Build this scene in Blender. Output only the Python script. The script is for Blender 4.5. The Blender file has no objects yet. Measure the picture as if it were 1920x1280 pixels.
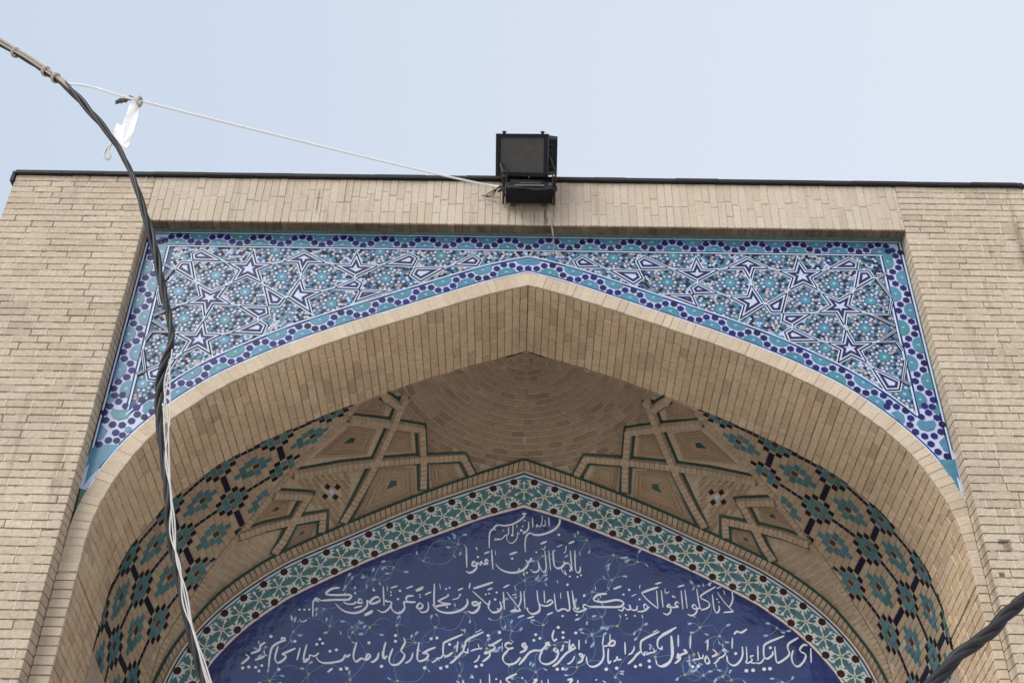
import bpy, math, random, re
from mathutils import Vector, Matrix
from mathutils.bvhtree import BVHTree
random.seed(7)
R = math.radians
col = bpy.context.scene.collection
sc = bpy.context.scene

# ------------------------------------------------------------------ camera, sky, sun, exposure
FPX = 2200.0                                     # focal length in pixels of the 1920 px wide photograph
up_c = Vector((47., 2921., -FPX)).normalized()   # world up seen from the camera (zenith vanishing point)
x_c = Vector((1., -.0161, .005)); x_c = (x_c - up_c*x_c.dot(up_c)).normalized()
y_c = up_c.cross(x_c)
MR = Matrix((x_c, y_c, up_c))                    # camera space -> world space
CAM = Vector((-.0986, -7.6, 1.6))
cd = bpy.data.cameras.new('camera'); cam = bpy.data.objects.new('camera', cd); col.objects.link(cam)
cam.matrix_world = Matrix.Translation(CAM) @ MR.to_4x4()
cd.sensor_width = 36; cd.lens = FPX/1920*36; cd.clip_end = 2000
sc.camera = cam

w = bpy.data.worlds.new('World'); sc.world = w; w.use_nodes = True
nt = w.node_tree; nt.nodes.clear()
sky = nt.nodes.new('ShaderNodeTexSky'); sky.sky_type = 'NISHITA'; sky.sun_disc = False
sky.sun_elevation = R(48); sky.sun_rotation = R(-140); sky.dust_density = 3; sky.air_density = 1; sky.ozone_density = 1
hz = nt.nodes.new('ShaderNodeMixRGB'); hz.inputs[0].default_value = .84
# thin white haze, thicker towards the right hand (east) side of the sky
tc = nt.nodes.new('ShaderNodeTexCoord'); sx = nt.nodes.new('ShaderNodeSeparateXYZ'); mr_ = nt.nodes.new('ShaderNodeMapRange'); mr_.interpolation_type = 'SMOOTHSTEP'
mr_.inputs[1].default_value = -.55; mr_.inputs[2].default_value = .45
hc = nt.nodes.new('ShaderNodeMixRGB'); hc.inputs[1].default_value = (5.85, 6.75, 8.0, 1); hc.inputs[2].default_value = (7.35, 7.85, 8.85, 1)
nt.links.new(tc.outputs['Generated'], sx.inputs[0]); nt.links.new(sx.outputs[0], mr_.inputs[0]); nt.links.new(mr_.outputs[0], hc.inputs[0]); nt.links.new(hc.outputs[0], hz.inputs[2])
bg = nt.nodes.new('ShaderNodeBackground'); bg.inputs[1].default_value = .085
wo = nt.nodes.new('ShaderNodeOutputWorld')
nt.links.new(sky.outputs[0], hz.inputs[1]); nt.links.new(hz.outputs[0], bg.inputs[0]); nt.links.new(bg.outputs[0], wo.inputs[0])

sd = bpy.data.lights.new('sun', 'SUN'); sd.energy = 2.2; sd.angle = R(40); sd.color = (1, .96, .91)
sun = bpy.data.objects.new('sun', sd); col.objects.link(sun)
sdir = Vector((-.60, -.62, .72)).normalized()
sun.rotation_euler = sdir.to_track_quat('Z', 'Y').to_euler(); sun.location = (-6, -8, 12)
sc.view_settings.view_transform = 'Standard'; sc.view_settings.look = 'None'
sc.view_settings.exposure = 0.46; sc.view_settings.gamma = 1; sc.view_settings.use_curve_mapping = False

# ------------------------------------------------------------------ measuring helpers
def ray(px, py): return MR @ Vector((px-960., 640.-py, -FPX))
def P(px, py, Y):
    d = ray(px, py); return CAM + d*((Y-CAM.y)/d.y)
MRT = MR.transposed()
def proj(v):
    c = MRT @ (Vector(v)-CAM)
    if c.z > -.05: return None
    return 960-c.x/c.z*FPX, 640+c.y/c.z*FPX

def catmull(pts, k=8, closed=False):
    pts = [Vector(p) for p in pts]; out = []
    n = len(pts)
    for i in range(n-1):
        p0 = pts[i-1] if i else pts[0]*2-pts[1]
        p1, p2 = pts[i], pts[i+1]
        p3 = pts[i+2] if i+2 < n else pts[-1]*2-pts[-2]
        for j in range(k):
            t = j/k
            out.append(.5*((2*p1)+(p2-p0)*t+(2*p0-5*p1+4*p2-p3)*t*t+(3*p1-p0-3*p2+p3)*t**3))
    out.append(pts[-1]); return out

class Path:
    """2-D polyline with arc length (x, z)."""
    def __init__(s, pts, k=8):
        s.p = catmull([Vector((a, b)) for a, b in pts], k); s.l = [0]
        for a, b in zip(s.p, s.p[1:]): s.l.append(s.l[-1]+(b-a).length)
        s.L = s.l[-1]
    def at(s, d):
        d = min(max(d, 0), s.L)
        import bisect
        i = min(max(bisect.bisect_right(s.l, d)-1, 0), len(s.p)-2)
        t = (d-s.l[i])/(s.l[i+1]-s.l[i]); return s.p[i].lerp(s.p[i+1], t)
    def nrm(s, d):                                # outward normal (left of travel from apex down = up/out)
        a, b = s.at(max(d-.06, 0)), s.at(min(d+.06, s.L)); t = (b-a).normalized()
        return Vector((-t.y, t.x))

# ------------------------------------------------------------------ materials
def mat(name, base, rough=.8, spec=.3, var=None, noise=.0, nscale=30, bump=0, bscale=60, metallic=0, stain=None, drips_hole_shade=None):
    m = bpy.data.materials.new(name); m.use_nodes = True; n = m.node_tree.nodes; l = m.node_tree.links
    b = n['Principled BSDF']; b.inputs['Roughness'].default_value = rough; b.inputs['Metallic'].default_value = metallic
    b.inputs['Specular IOR Level'].default_value = spec
    b.inputs['Base Color'].default_value = (*base, 1)
    geo = n.new('ShaderNodeNewGeometry'); cur = None
    if var:                                       # colours picked at random, brick by brick
        oi = n.new('ShaderNodeObjectInfo'); ad = n.new('ShaderNodeMath'); ad.operation = 'ADD'
        fr = n.new('ShaderNodeMath'); fr.operation = 'FRACT'
        l.new(oi.outputs['Random'], ad.inputs[0]); l.new(geo.outputs['Random Per Island'], ad.inputs[1]); l.new(ad.outputs[0], fr.inputs[0])
        rp = n.new('ShaderNodeValToRGB'); rp.color_ramp.interpolation = 'LINEAR'
        el = rp.color_ramp.elements
        while len(el) < len(var): el.new(.5)
        for i, c in enumerate(var): el[i].position = i/(len(var)-1); el[i].color = (*c, 1)
        l.new(fr.outputs[0], rp.inputs[0]); cur = rp.outputs[0]
    if noise:
        nz = n.new('ShaderNodeTexNoise'); nz.inputs['Scale'].default_value = nscale; nz.inputs['Detail'].default_value = 6
        nz.inputs['Roughness'].default_value = .65
        l.new(geo.outputs['Position'], nz.inputs['Vector'])
        mr = n.new('ShaderNodeMapRange'); mr.inputs[1].default_value = .25; mr.inputs[2].default_value = .75
        mr.inputs[3].default_value = 1-noise; mr.inputs[4].default_value = 1+noise
        l.new(nz.outputs[0], mr.inputs[0])
        nl = n.new('ShaderNodeTexNoise'); nl.inputs['Scale'].default_value = 1.3; nl.inputs['Detail'].default_value = 4
        l.new(geo.outputs['Position'], nl.inputs['Vector'])
        m2 = n.new('ShaderNodeMapRange'); m2.inputs[1].default_value = .3; m2.inputs[2].default_value = .7
        m2.inputs[3].default_value = 1-noise*.5; m2.inputs[4].default_value = 1+noise*.35
        l.new(nl.outputs[0], m2.inputs[0])
        mm = n.new('ShaderNodeMath'); mm.operation = 'MULTIPLY'; l.new(mr.outputs[0], mm.inputs[0]); l.new(m2.outputs[0], mm.inputs[1])
        vm = n.new('ShaderNodeVectorMath'); vm.operation = 'SCALE'
        if cur: l.new(cur, vm.inputs[0])
        else: vm.inputs[0].default_value = base
        l.new(mm.outputs[0], vm.inputs['Scale']); cur = vm.outputs[0]
    if stain:                                     # rain streaks and soot running down the brick
        mp = n.new('ShaderNodeMapping'); mp.inputs['Scale'].default_value = (9, 9, .55)
        l.new(geo.outputs['Position'], mp.inputs[0])
        sn = n.new('ShaderNodeTexNoise'); sn.inputs['Scale'].default_value = 1; sn.inputs['Detail'].default_value = 5
        l.new(mp.outputs[0], sn.inputs['Vector'])
        sr = n.new('ShaderNodeMapRange'); sr.inputs[1].default_value = .58; sr.inputs[2].default_value = .78; sr.inputs[3].default_value = 0; sr.inputs[4].default_value = stain
        l.new(sn.outputs[0], sr.inputs[0])
        mx = n.new('ShaderNodeMixRGB'); l.new(sr.outputs[0], mx.inputs[0]); l.new(cur, mx.inputs[1]); mx.inputs[2].default_value = (.13, .095, .065, 1)
        cur = mx.outputs[0]
    if drips_hole_shade:                                     # soot and rust runs, and shade of wall holes painted dark, at the spots the photograph shows
        sp_ = n.new('ShaderNodeSeparateXYZ'); l.new(geo.outputs['Position'], sp_.inputs[0])
        def mth(op, a, b_=None):
            q = n.new('ShaderNodeMath'); q.operation = op
            for i_, x_ in enumerate((a, b_)):
                if x_ is None: continue
                if isinstance(x_, (int, float)): q.inputs[i_].default_value = x_
                else: l.new(x_, q.inputs[i_])
            return q.outputs[0]
        dn = n.new('ShaderNodeTexNoise'); dn.inputs['Scale'].default_value = 22; dn.inputs['Detail'].default_value = 4; l.new(geo.outputs['Position'], dn.inputs['Vector'])
        tot = None
        for (cx_, hw, z0_, z1_, am) in drips_hole_shade:
            wob = mth('MULTIPLY', mth('SUBTRACT', dn.outputs[0], .5), hw*2.2)
            dx = mth('DIVIDE', mth('ABSOLUTE', mth('ADD', mth('SUBTRACT', sp_.outputs[0], cx_), wob)), hw)
            dz = mth('DIVIDE', mth('ABSOLUTE', mth('SUBTRACT', sp_.outputs[2], (z0_+z1_)/2)), (z1_-z0_)/2)
            k_ = mth('SUBTRACT', 1.25, mth('MAXIMUM', dx, dz)); cl = n.new('ShaderNodeClamp'); l.new(mth('MULTIPLY', k_, 1.6), cl.inputs[0])
            v_ = mth('MULTIPLY', cl.outputs[0], am); tot = v_ if tot is None else mth('MAXIMUM', tot, v_)
        mx = n.new('ShaderNodeMixRGB'); l.new(tot, mx.inputs[0]); l.new(cur, mx.inputs[1]); mx.inputs[2].default_value = (.05, .035, .03, 1); cur = mx.outputs[0]
    if cur: l.new(cur, b.inputs['Base Color'])
    if bump:
        bz = n.new('ShaderNodeTexNoise'); bz.inputs['Scale'].default_value = bscale; bz.inputs['Detail'].default_value = 5
        l.new(geo.outputs['Position'], bz.inputs['Vector'])
        bp = n.new('ShaderNodeBump'); bp.inputs['Strength'].default_value = bump; bp.inputs['Distance'].default_value = .01
        l.new(bz.outputs[0], bp.inputs['Height']); l.new(bp.outputs[0], b.inputs['Normal'])
    return m

M = dict(
 brick=mat('tan_brick', (.5, .4, .3), .92, .15, var=[(0.465,0.384,0.29),(0.521,0.44,0.336),(0.493,0.412,0.314),(0.538,0.459,0.36),(0.501,0.412,0.304),(0.521,0.435,0.346),(0.445,0.365,0.276),(0.511,0.43,0.332)], noise=.24, bump=.7, stain=.65, drips_hole_shade=[(3.44,.045,5.56,5.60,.8),(3.46,.03,5.50,5.58,.6),(3.36,.02,5.30,5.34,.8),(-3.46,.06,5.56,5.575,.8),(-4.52,.02,6.0,6.02,.6)]),  # last list: shade in wall holes and mortar gaps, painted as dark spots
 parapet_brick=mat('parapet_brick', (.5, .4, .3), .92, .15, var=[(0.484,0.407,0.312),(0.52,0.445,0.355),(0.502,0.416,0.322),(0.539,0.463,0.375),(0.465,0.388,0.293)], noise=.14, bump=.5, stain=.6, drips_hole_shade=[(.02,.21,8.76,8.90,.42),(.15,.016,8.60,8.84,.8),(-.17,.010,8.62,8.84,.5),(-.06,.008,8.66,8.84,.4),(.05,.009,8.60,8.84,.35),(-1.875,.010,8.72,9.0,.55),(-1.97,.006,8.72,8.92,.5),(-1.80,.005,8.62,8.80,.35)]),
 rim=mat('rim_brick', (.5, .4, .3), .92, .15, var=[(0.511,0.413,0.315),(0.544,0.454,0.347),(0.478,0.389,0.292),(0.56,0.462,0.347),(0.494,0.389,0.299)], noise=.12, bump=.45),
 soffit=mat('soffit_brick', (.4, .3, .2), .92, .15, var=[(0.598,0.454,0.298),(0.656,0.512,0.343),(0.587,0.441,0.302),(0.668,0.512,0.332),(0.62,0.476,0.327),(0.691,0.546,0.38),(0.507,0.362,0.25),(0.646,0.499,0.338)], noise=.18, bump=.5, stain=.3),
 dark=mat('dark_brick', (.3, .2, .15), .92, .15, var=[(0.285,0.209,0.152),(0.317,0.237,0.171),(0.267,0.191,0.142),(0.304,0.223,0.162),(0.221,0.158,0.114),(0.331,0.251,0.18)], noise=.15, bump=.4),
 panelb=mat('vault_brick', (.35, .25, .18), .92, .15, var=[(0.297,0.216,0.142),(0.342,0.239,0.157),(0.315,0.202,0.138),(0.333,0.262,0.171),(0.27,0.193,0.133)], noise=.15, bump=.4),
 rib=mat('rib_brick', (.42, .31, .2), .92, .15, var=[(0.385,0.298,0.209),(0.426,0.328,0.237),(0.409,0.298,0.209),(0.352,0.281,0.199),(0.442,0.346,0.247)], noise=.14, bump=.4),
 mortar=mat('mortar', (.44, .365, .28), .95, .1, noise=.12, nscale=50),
 dmortar=mat('dark_mortar', (.34, .265, .185), .95, .1, noise=.2, nscale=40),  # darker mortar behind the soffit bricks
 pmortar=mat('pale_mortar', (.58, .50, .405), .95, .1, noise=.18, nscale=40),
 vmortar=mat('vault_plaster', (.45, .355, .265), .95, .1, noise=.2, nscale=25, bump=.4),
 asphalt=mat('black_bitumen', (.02, .02, .022), .7, .3, noise=.2),
 white=mat('white_glaze', (.45, .50, .67), .35, .35, noise=.12, nscale=14, bump=.15, bscale=9),
 bwhite=mat('border_white_glaze', (.60, .62, .60), .3, .5, noise=.08, nscale=14),
 wline=mat('pale_blue_glaze', (.50, .58, .72), .35, .35, noise=.1, nscale=14),
 pink=mat('pink_glaze', (.5, .4, .4), .35, .35, var=[(0.396,0.29,0.276),(0.473,0.405,0.414),(0.361,0.282,0.23),(0.499,0.475,0.515),(0.43,0.334,0.386),(0.258,0.229,0.258)]),
 teal=mat('turquoise_glaze', (.06, .20, .29), .3, .4, var=[(.055,.17,.25),(.075,.21,.32),(.055,.20,.24),(.08,.20,.34)], noise=.2, nscale=20, bump=.15, bscale=9),
 field=mat('blue_grey_grout', (.045, .10, .17), .5, .3, noise=.35, nscale=40),
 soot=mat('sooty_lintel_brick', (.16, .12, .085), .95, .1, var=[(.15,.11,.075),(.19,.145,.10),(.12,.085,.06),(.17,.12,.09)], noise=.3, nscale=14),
 lteal=mat('bright_turquoise_glaze', (.20, .44, .56), .25, .5),
 navy=mat('cobalt_glaze', (.012, .014, .10), .4, .25, var=[(.008,.010,.05),(.014,.014,.11),(.008,.016,.14),(.018,.013,.08)]),
 mnavy=mat('blue_black_glaze', (.009, .008, .024), .45, .25),
 cobalt=mat('dark_cobalt_glaze', (.016, .018, .07), .4, .25),
 black=mat('black_glaze', (.01, .008, .014), .5, .2, var=[(.008,.007,.011),(.013,.009,.017),(.018,.007,.008)]),
 mteal=mat('mosaic_turquoise', (.09, .24, .25), .4, .35, var=[(0.061,0.162,0.176),(0.082,0.187,0.22),(0.049,0.145,0.132),(0.082,0.162,0.211),(0.074,0.196,0.176)], noise=.2, nscale=20),
 red=mat('oxblood_glaze', (.10, .03, .02), .45, .3, var=[(.12,.03,.02),(.07,.035,.012),(.05,.02,.012)]),
 green=mat('green_glazed_strip', (.022, .055, .042), .4, .4, noise=.2),
 brown=mat('dark_brown_glaze', (.03, .012, .010), .4, .3),
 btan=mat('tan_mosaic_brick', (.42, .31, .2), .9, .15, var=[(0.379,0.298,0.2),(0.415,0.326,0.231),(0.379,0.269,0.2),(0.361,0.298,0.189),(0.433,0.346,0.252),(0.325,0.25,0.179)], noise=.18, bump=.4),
 ptline=mat('pale_pink_line', (.70, .58, .54), .35, .5, noise=.1),
 yellow=mat('ochre_glaze', (.42, .33, .10), .35, .4),
 orange=mat('orange_flower_glaze', (.60, .36, .20), .3, .5, var=[(.48,.28,.18),(.50,.42,.20),(.50,.45,.40)]),
 vine=mat('pale_blue_vine_glaze', (.20, .34, .55), .25, .5, var=[(.09,.17,.35),(.15,.25,.36),(.10,.19,.40)]),
 leaf=mat('white_leaf_glaze', (.34, .47, .62), .25, .5),
 script=mat('white_lettering_glaze', (.70, .73, .80), .25, .5),
 grey=mat('teal_grey_grout', (.09, .17, .17), .6, .3, noise=.3),
 plastic=mat('black_cable_sheath', (.016, .015, .016), .55, .4, noise=.5),
 plastic2=mat('dark_blue_black_sheath', (.013, .013, .018), .6, .35, noise=.2),
 wire=mat('white_wire', (.52, .50, .47), .5, .4, noise=.15),
 tan_cord=mat('weathered_beige_cord', (.40, .34, .29), .8, .2, noise=.3, nscale=80),
 string=mat('white_string', (.93, .93, .93), .7, .2),
 metal=mat('black_painted_metal', (.008, .008, .011), .55, .25, noise=.3, bump=.2),
 lens=mat('dusty_lamp_glass', (.045, .045, .042), .3, .5, noise=.3, nscale=12),
 rust=mat('rusty_bracket', (.06, .045, .035), .7, .3, noise=.4),
 ground=mat('pale_stone_paving', (.56, .52, .46), .9, .2, noise=.12, nscale=3),
)
# the blue ground of the inscription: cobalt with a slight tile-to-tile drift
def blue_panel():
    m = mat('cobalt_inscription_glaze', (.028, .045, .24), .11, .7)
    n = m.node_tree.nodes; l = m.node_tree.links; b = n['Principled BSDF']; g = n.new('ShaderNodeNewGeometry')
    nz = n.new('ShaderNodeTexNoise'); nz.inputs['Scale'].default_value = 5; nz.inputs['Detail'].default_value = 8; nz.inputs['Roughness'].default_value = .7
    l.new(g.outputs['Position'], nz.inputs['Vector'])
    r = n.new('ShaderNodeValToRGB'); e = r.color_ramp.elements
    e[0].position = .3; e[0].color = (.007, .018, .105, 1); e[1].position = .7; e[1].color = (.018, .042, .19, 1)
    l.new(nz.outputs[0], r.inputs[0])
    mp = n.new('ShaderNodeMapping'); mp.inputs['Rotation'].default_value = (R(90), 0, 0); l.new(g.outputs['Position'], mp.inputs[0])
    bt = n.new('ShaderNodeTexBrick'); bt.offset = 0; bt.inputs['Scale'].default_value = 1; bt.inputs['Brick Width'].default_value = .2; bt.inputs['Row Height'].default_value = .2
    bt.inputs['Mortar Size'].default_value = .0022; bt.inputs['Mortar Smooth'].default_value = .3; bt.inputs['Color1'].default_value = (.80, .82, .86, 1); bt.inputs['Color2'].default_value = (1.15, 1.15, 1.1, 1); bt.inputs['Mortar'].default_value = (.45, .5, .55, 1)
    l.new(mp.outputs[0], bt.inputs['Vector'])
    vm = n.new('ShaderNodeVectorMath'); vm.operation = 'MULTIPLY'; l.new(r.outputs[0], vm.inputs[0]); l.new(bt.outputs['Color'], vm.inputs[1]); l.new(vm.outputs[0], b.inputs['Base Color'])
    bz = n.new('ShaderNodeTexNoise'); bz.inputs['Scale'].default_value = 7; bz.inputs['Detail'].default_value = 3; l.new(g.outputs['Position'], bz.inputs['Vector'])
    bp = n.new('ShaderNodeBump'); bp.inputs['Strength'].default_value = .25; bp.inputs['Distance'].default_value = .02; l.new(bz.outputs[0], bp.inputs['Height']); l.new(bp.outputs[0], b.inputs['Normal'])
    return m
M['blue'] = blue_panel()

# ------------------------------------------------------------------ object helpers
WL = {}
def link(o, parent=None, loc=(0, 0, 0)):
    col.objects.link(o); o.parent = parent
    base = WL.get(parent.name, Vector()) if parent else Vector()
    o.location = Vector(loc)-base; WL[o.name] = Vector(loc); return o
def empty(name, loc, label, cat, group=None):
    o = bpy.data.objects.new(name, None); link(o, None, loc); o.empty_display_size = .2
    o['label'] = label; o['category'] = cat
    if group: o['group'] = group
    return o
def mesh_obj(name, verts, faces, mats, parent=None, mi=None, loc=None, smooth=False):
    loc = Vector(loc) if loc is not None else Vector()
    me = bpy.data.meshes.new(name); me.from_pydata([tuple(Vector(v)-loc) for v in verts], [], faces)
    for m in (mats if isinstance(mats, list) else [mats]): me.materials.append(m)
    if mi: me.polygons.foreach_set('material_index', mi)
    if smooth: me.polygons.foreach_set('use_smooth', [True]*len(me.polygons))
    me.update(); return link(bpy.data.objects.new(name, me), parent, loc)

def prism(pts, n, depth, bev=.0015):
    """front polygon pts (world), outward normal n, body going back by depth, softened front edge."""
    k = len(pts); c = sum(pts, Vector())/k; n = n.normalized()
    back = [p-n*depth for p in pts]; mid = [p-n*bev for p in pts]
    front = []
    for p in pts:
        d = c-p; L = d.length
        front.append(p+d*(min(bev*1.2/L, .3) if L > 1e-6 else 0))
    v = back+mid+front; f = []
    for a, b in ((0, k), (k, 2*k)):
        for i in range(k):
            j = (i+1) % k; f.append((a+i, a+j, b+j, b+i))
    f.append(tuple(range(2*k, 3*k)))
    # orient
    nn = (v[2*k+1]-v[2*k]).cross(v[2*k+2]-v[2*k+1])
    if nn.dot(n) < 0: f = [tuple(reversed(q)) for q in f]
    return v, f

class Item:
    def __init__(s, v, f, m, mi=None, c=None):
        s.v, s.f, s.m, s.mi = v, f, (m if isinstance(m, list) else [m]), mi
        s.c = c or sum(v, Vector())/len(v)
def area_on_screen(it):
    q = [proj(p) for p in it.v]
    if any(a is None for a in q): return 0
    xs = [a[0] for a in q]; ys = [a[1] for a in q]
    if max(xs) < 4 or min(xs) > 1916 or max(ys) < 4 or min(ys) > 1276: return 0
    cx = min(max(xs), 1920)-max(min(xs), 0); cy = min(max(ys), 1280)-max(min(ys), 0)
    return max(cx, 0)*max(cy, 0)
CACHE = {}
def pieces(name, items, parent, stuff=None, limit=300, spread=False):
    """the `limit` pieces that show largest become objects of their own, the rest one 'stuff' part."""
    sc_ = sorted(((area_on_screen(i), k) for k, i in enumerate(items)), reverse=True)
    own = set(k for a, k in sc_[:limit] if a > 0); rest = []
    for k, it in enumerate(items):
        if k not in own: rest.append(it); continue
        key = (tuple(round(x, 3) for p in it.v for x in (p-it.c)), tuple(m.name for m in it.m))
        me = CACHE.get(key)
        if me is None:
            me = bpy.data.meshes.new(name); me.from_pydata([tuple(p-it.c) for p in it.v], [], it.f)
            for m in it.m: me.materials.append(m)
            if it.mi: me.polygons.foreach_set('material_index', it.mi)
            me.update(); CACHE[key] = me
        link(bpy.data.objects.new(name, me), parent, it.c)
    if rest:
        V, F, MI, ms = [], [], [], []
        for it in rest:
            b = len(V); V += it.v
            idx = []
            for m in it.m:
                if m not in ms: ms.append(m)
                idx.append(ms.index(m))
            for q, fa in enumerate(it.f): F.append(tuple(b+i for i in fa)); MI.append(idx[it.mi[q] if it.mi else 0])
        o = mesh_obj(stuff or name, V, F, ms, parent, MI)
        if len(rest) > 1: o['kind'] = 'stuff'
        return o

def flat(pts2, Y, m, th=.003, bev=.0006, c=None):
    v, f = prism([Vector((a, Y, b)) for a, b in pts2], Vector((0, -1, 0)), th, bev); return Item(v, f, m)
def box(x0, x1, y0, y1, z0, z1):
    v = [Vector((x, y, z)) for x in (x0, x1) for y in (y0, y1) for z in (z0, z1)]
    return v, [(0,1,3,2),(4,6,7,5),(0,4,5,1),(2,3,7,6),(0,2,6,4),(1,5,7,3)]
def brick_box(x0, x1, y0, y1, z0, z1, b=.003):
    """a brick whose front face is at y0, front edges softened"""
    return prism([Vector((x0, y0, z0)), Vector((x1, y0, z0)), Vector((x1, y0, z1)), Vector((x0, y0, z1))], Vector((0, -1, 0)), y1-y0, b)
def join(parts):
    V, F = [], []
    for v, f in parts:
        b = len(V); V += list(v); F += [tuple(b+i for i in q) for q in f]
    return V, F
def tube(pts, r, sides=8, cap=True):
    pts = [Vector(p) for p in pts]; V, F = [], []; prev = None
    for i, p in enumerate(pts):
        t = (pts[min(i+1, len(pts)-1)]-pts[max(i-1, 0)]).normalized()
        if prev is None:
            a = t.orthogonal().normalized()
        else: a = (prev-t*prev.dot(t)).normalized()
        prev = a; b = t.cross(a); rr = r[i] if isinstance(r, list) else r
        for k in range(sides):
            an = 2*math.pi*k/sides; V.append(p+(a*math.cos(an)+b*math.sin(an))*rr)
    for i in range(len(pts)-1):
        for k in range(sides):
            j = (k+1) % sides; F.append((i*sides+k, i*sides+j, (i+1)*sides+j, (i+1)*sides+k))
    if cap: F.append(tuple(range(sides))[::-1]); F.append(tuple(range((len(pts)-1)*sides, len(pts)*sides)))
    return V, F

# ------------------------------------------------------------------ curves of the portal (x, z); mirrored about x = 0
NL, NR, NT = -3.372, 3.302, 8.603                 # rectangular niche
WLX, WRX, WT = -4.636, 4.452, 9.13                # outer edges, wall top
SPR = 5.31
F_ = Path([(0,8.04),(.40,7.905),(.9,7.705),(1.29,7.54),(1.57,7.42),(1.98,7.22),(2.40,6.965),(2.64,6.77),(2.82,6.59),(2.95,6.42),(3.05,6.24),(3.13,6.05),(3.18,5.89),(3.21,5.73),(3.225,5.52),(3.225,SPR)])
A_ = Path([(0,8.04),(.55,7.845),(.88,7.72),(1.17,7.59),(1.53,7.425),(1.82,7.28),(2.04,7.16),(2.26,7.035),(2.5,6.875),(2.65,6.765),(2.78,6.64),(2.95,6.46),(3.09,6.25),(3.2,6.05),(3.26,5.9),(3.3,5.73),(3.32,5.55),(3.33,SPR)])
A_full = Path([(0,8.04),(.55,7.845),(.88,7.72),(1.17,7.59),(1.53,7.425),(1.82,7.28),(2.04,7.16),(2.26,7.035),(2.5,6.875),(2.65,6.765),(2.78,6.64),(2.95,6.46),(3.09,6.25),(3.2,6.05),(3.26,5.9),(3.3,5.73),(3.32,5.55),(3.33,SPR),(3.335,4.8),(3.335,4.0),(3.335,3.2)])
G_ = Path([(0,8.185),(.32,8.085),(.68,7.94),(1.25,7.70),(1.7,7.505),(2.1,7.305),(2.5,7.06),(2.76,6.84),(2.95,6.64),(3.1,6.44),(3.22,6.22),(3.29,6.03),(3.335,5.86),(3.36,5.7)])
Bo = Path([(0,7.36),(.6,7.13),(1.1,6.915),(1.6,6.66),(2.04,6.435),(2.24,6.31),(2.48,6.12),(2.70,5.90),(2.88,5.65),(3.0,5.38),(3.09,5.0),(3.13,4.5),(3.14,4.0),(3.14,3.2)])
Bi = Path([(0,7.03),(.37,6.91),(.68,6.78),(1.1,6.60),(1.46,6.43),(2.01,6.13),(2.21,5.99),(2.43,5.8),(2.61,5.59),(2.75,5.36),(2.87,5.0),(2.92,4.5),(2.93,4.0),(2.93,3.2)])
B2 = Path([(0,7.49),(.48,7.305),(1.09,7.04),(1.7,6.74),(2.23,6.45),(2.49,6.26),(2.72,6.04),(2.89,5.79),(3.03,5.53),(3.13,5.22),(3.2,4.9),(3.24,4.5),(3.25,4.0),(3.25,3.2)])
YF, YA, YP = .15, 1.10, 2.20
def sgn(v, s): return Vector((v.x*s, v.y))

# ------------------------------------------------------------------ ground
g = mesh_obj('ground', [(-150,-150,0),(150,-150,0),(150,150,0),(-150,150,0)], [(0,1,2,3)], M['ground']); g['kind'] = 'structure'

# ------------------------------------------------------------------ portal
portal = empty('brick_portal', (0, 0, 0), 'tall tan brick portal with pointed arch niche and decorated half dome under it', 'building')

core = [box(WLX+.008, NL-.008, .012, .158, 0, WT-.02), box(NR+.008, WRX-.008, .012, .158, 0, WT-.02), box(WLX+.008, -3.42, .1585, 3.2, 0, WT-.02), box(3.42, WRX-.008, .1585, 3.2, 0, WT-.02),
        box(NL-.008, NR+.008, .012, .158, NT+.010, WT-.02), box(-3.42, 3.42, .1585, 3.2, NT+.010, WT-.02)]
v, f = join(core)
mesh_obj('wall_core', v, f, M['mortar'], portal)

def jit(a): return random.uniform(-a, a)
# pier bricks in running bond
CO = .0692; GAP = .0095
items = []; hj = []; fills = []
for (xa, xb) in ((WLX, NL), (NR, WRX)):
    k = 0; z = 0.0
    top = WT
    n = int(top/CO); co = top/n
    for k in range(n):
        z0 = k*co; x = xa; first = random.choice([.26, .13, .20, .08])
        if k % 2: first = random.choice([.13, .26, .17])
        while x < xb-.005:
            L = first if x == xa else random.choice([.21, .235, .255, .255, .125, .19])
            x1 = min(x+L, xb)
            if xb-x1 < .05: x1 = xb
            y0 = jit(.0022)
            if x > xa and random.random() < .7:
                vq, fq = brick_box(x-.0042-random.random()*.003, x+.0042+random.random()*.003, -.0012+jit(.001), .03, z0+GAP*.35, z0+co-GAP*.25, .001); hj.append((vq, fq))
            a0 = x+(GAP/2*.7 if x > xa else 0); a1 = x1-(GAP/2*.7 if x1 < xb else 0)
            vv, ff = brick_box(a0, a1, y0, .152, z0+GAP*.55+jit(.0022), z0+co-GAP*.45+jit(.0022), .004)
            if random.random() < .72:
                u0 = a0+random.random()*.5*(a1-a0); u1 = u0+(.3+.7*random.random())*(a1-u0)
                fills.append(brick_box(u0, u1, .0015+random.random()*.005, .03, z0+co-GAP*.62, z0+co+GAP*.62, .002))
            tl = jit(.0022); c = sum(vv, Vector())/len(vv)
            for q in vv: q.z += tl*(q.x-c.x)/.13
            items.append(Item(vv, ff, M['brick']))
            x = x1
pieces('brick', items, portal, 'brick_courses', 300)
v, f = join(hj); o = mesh_obj('mortar_joints', v, f, M['pmortar'], portal); o['kind'] = 'stuff'
v, f = join(fills); o = mesh_obj('bed_mortar', v, f, M['mortar'], portal); o['kind'] = 'stuff'

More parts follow.
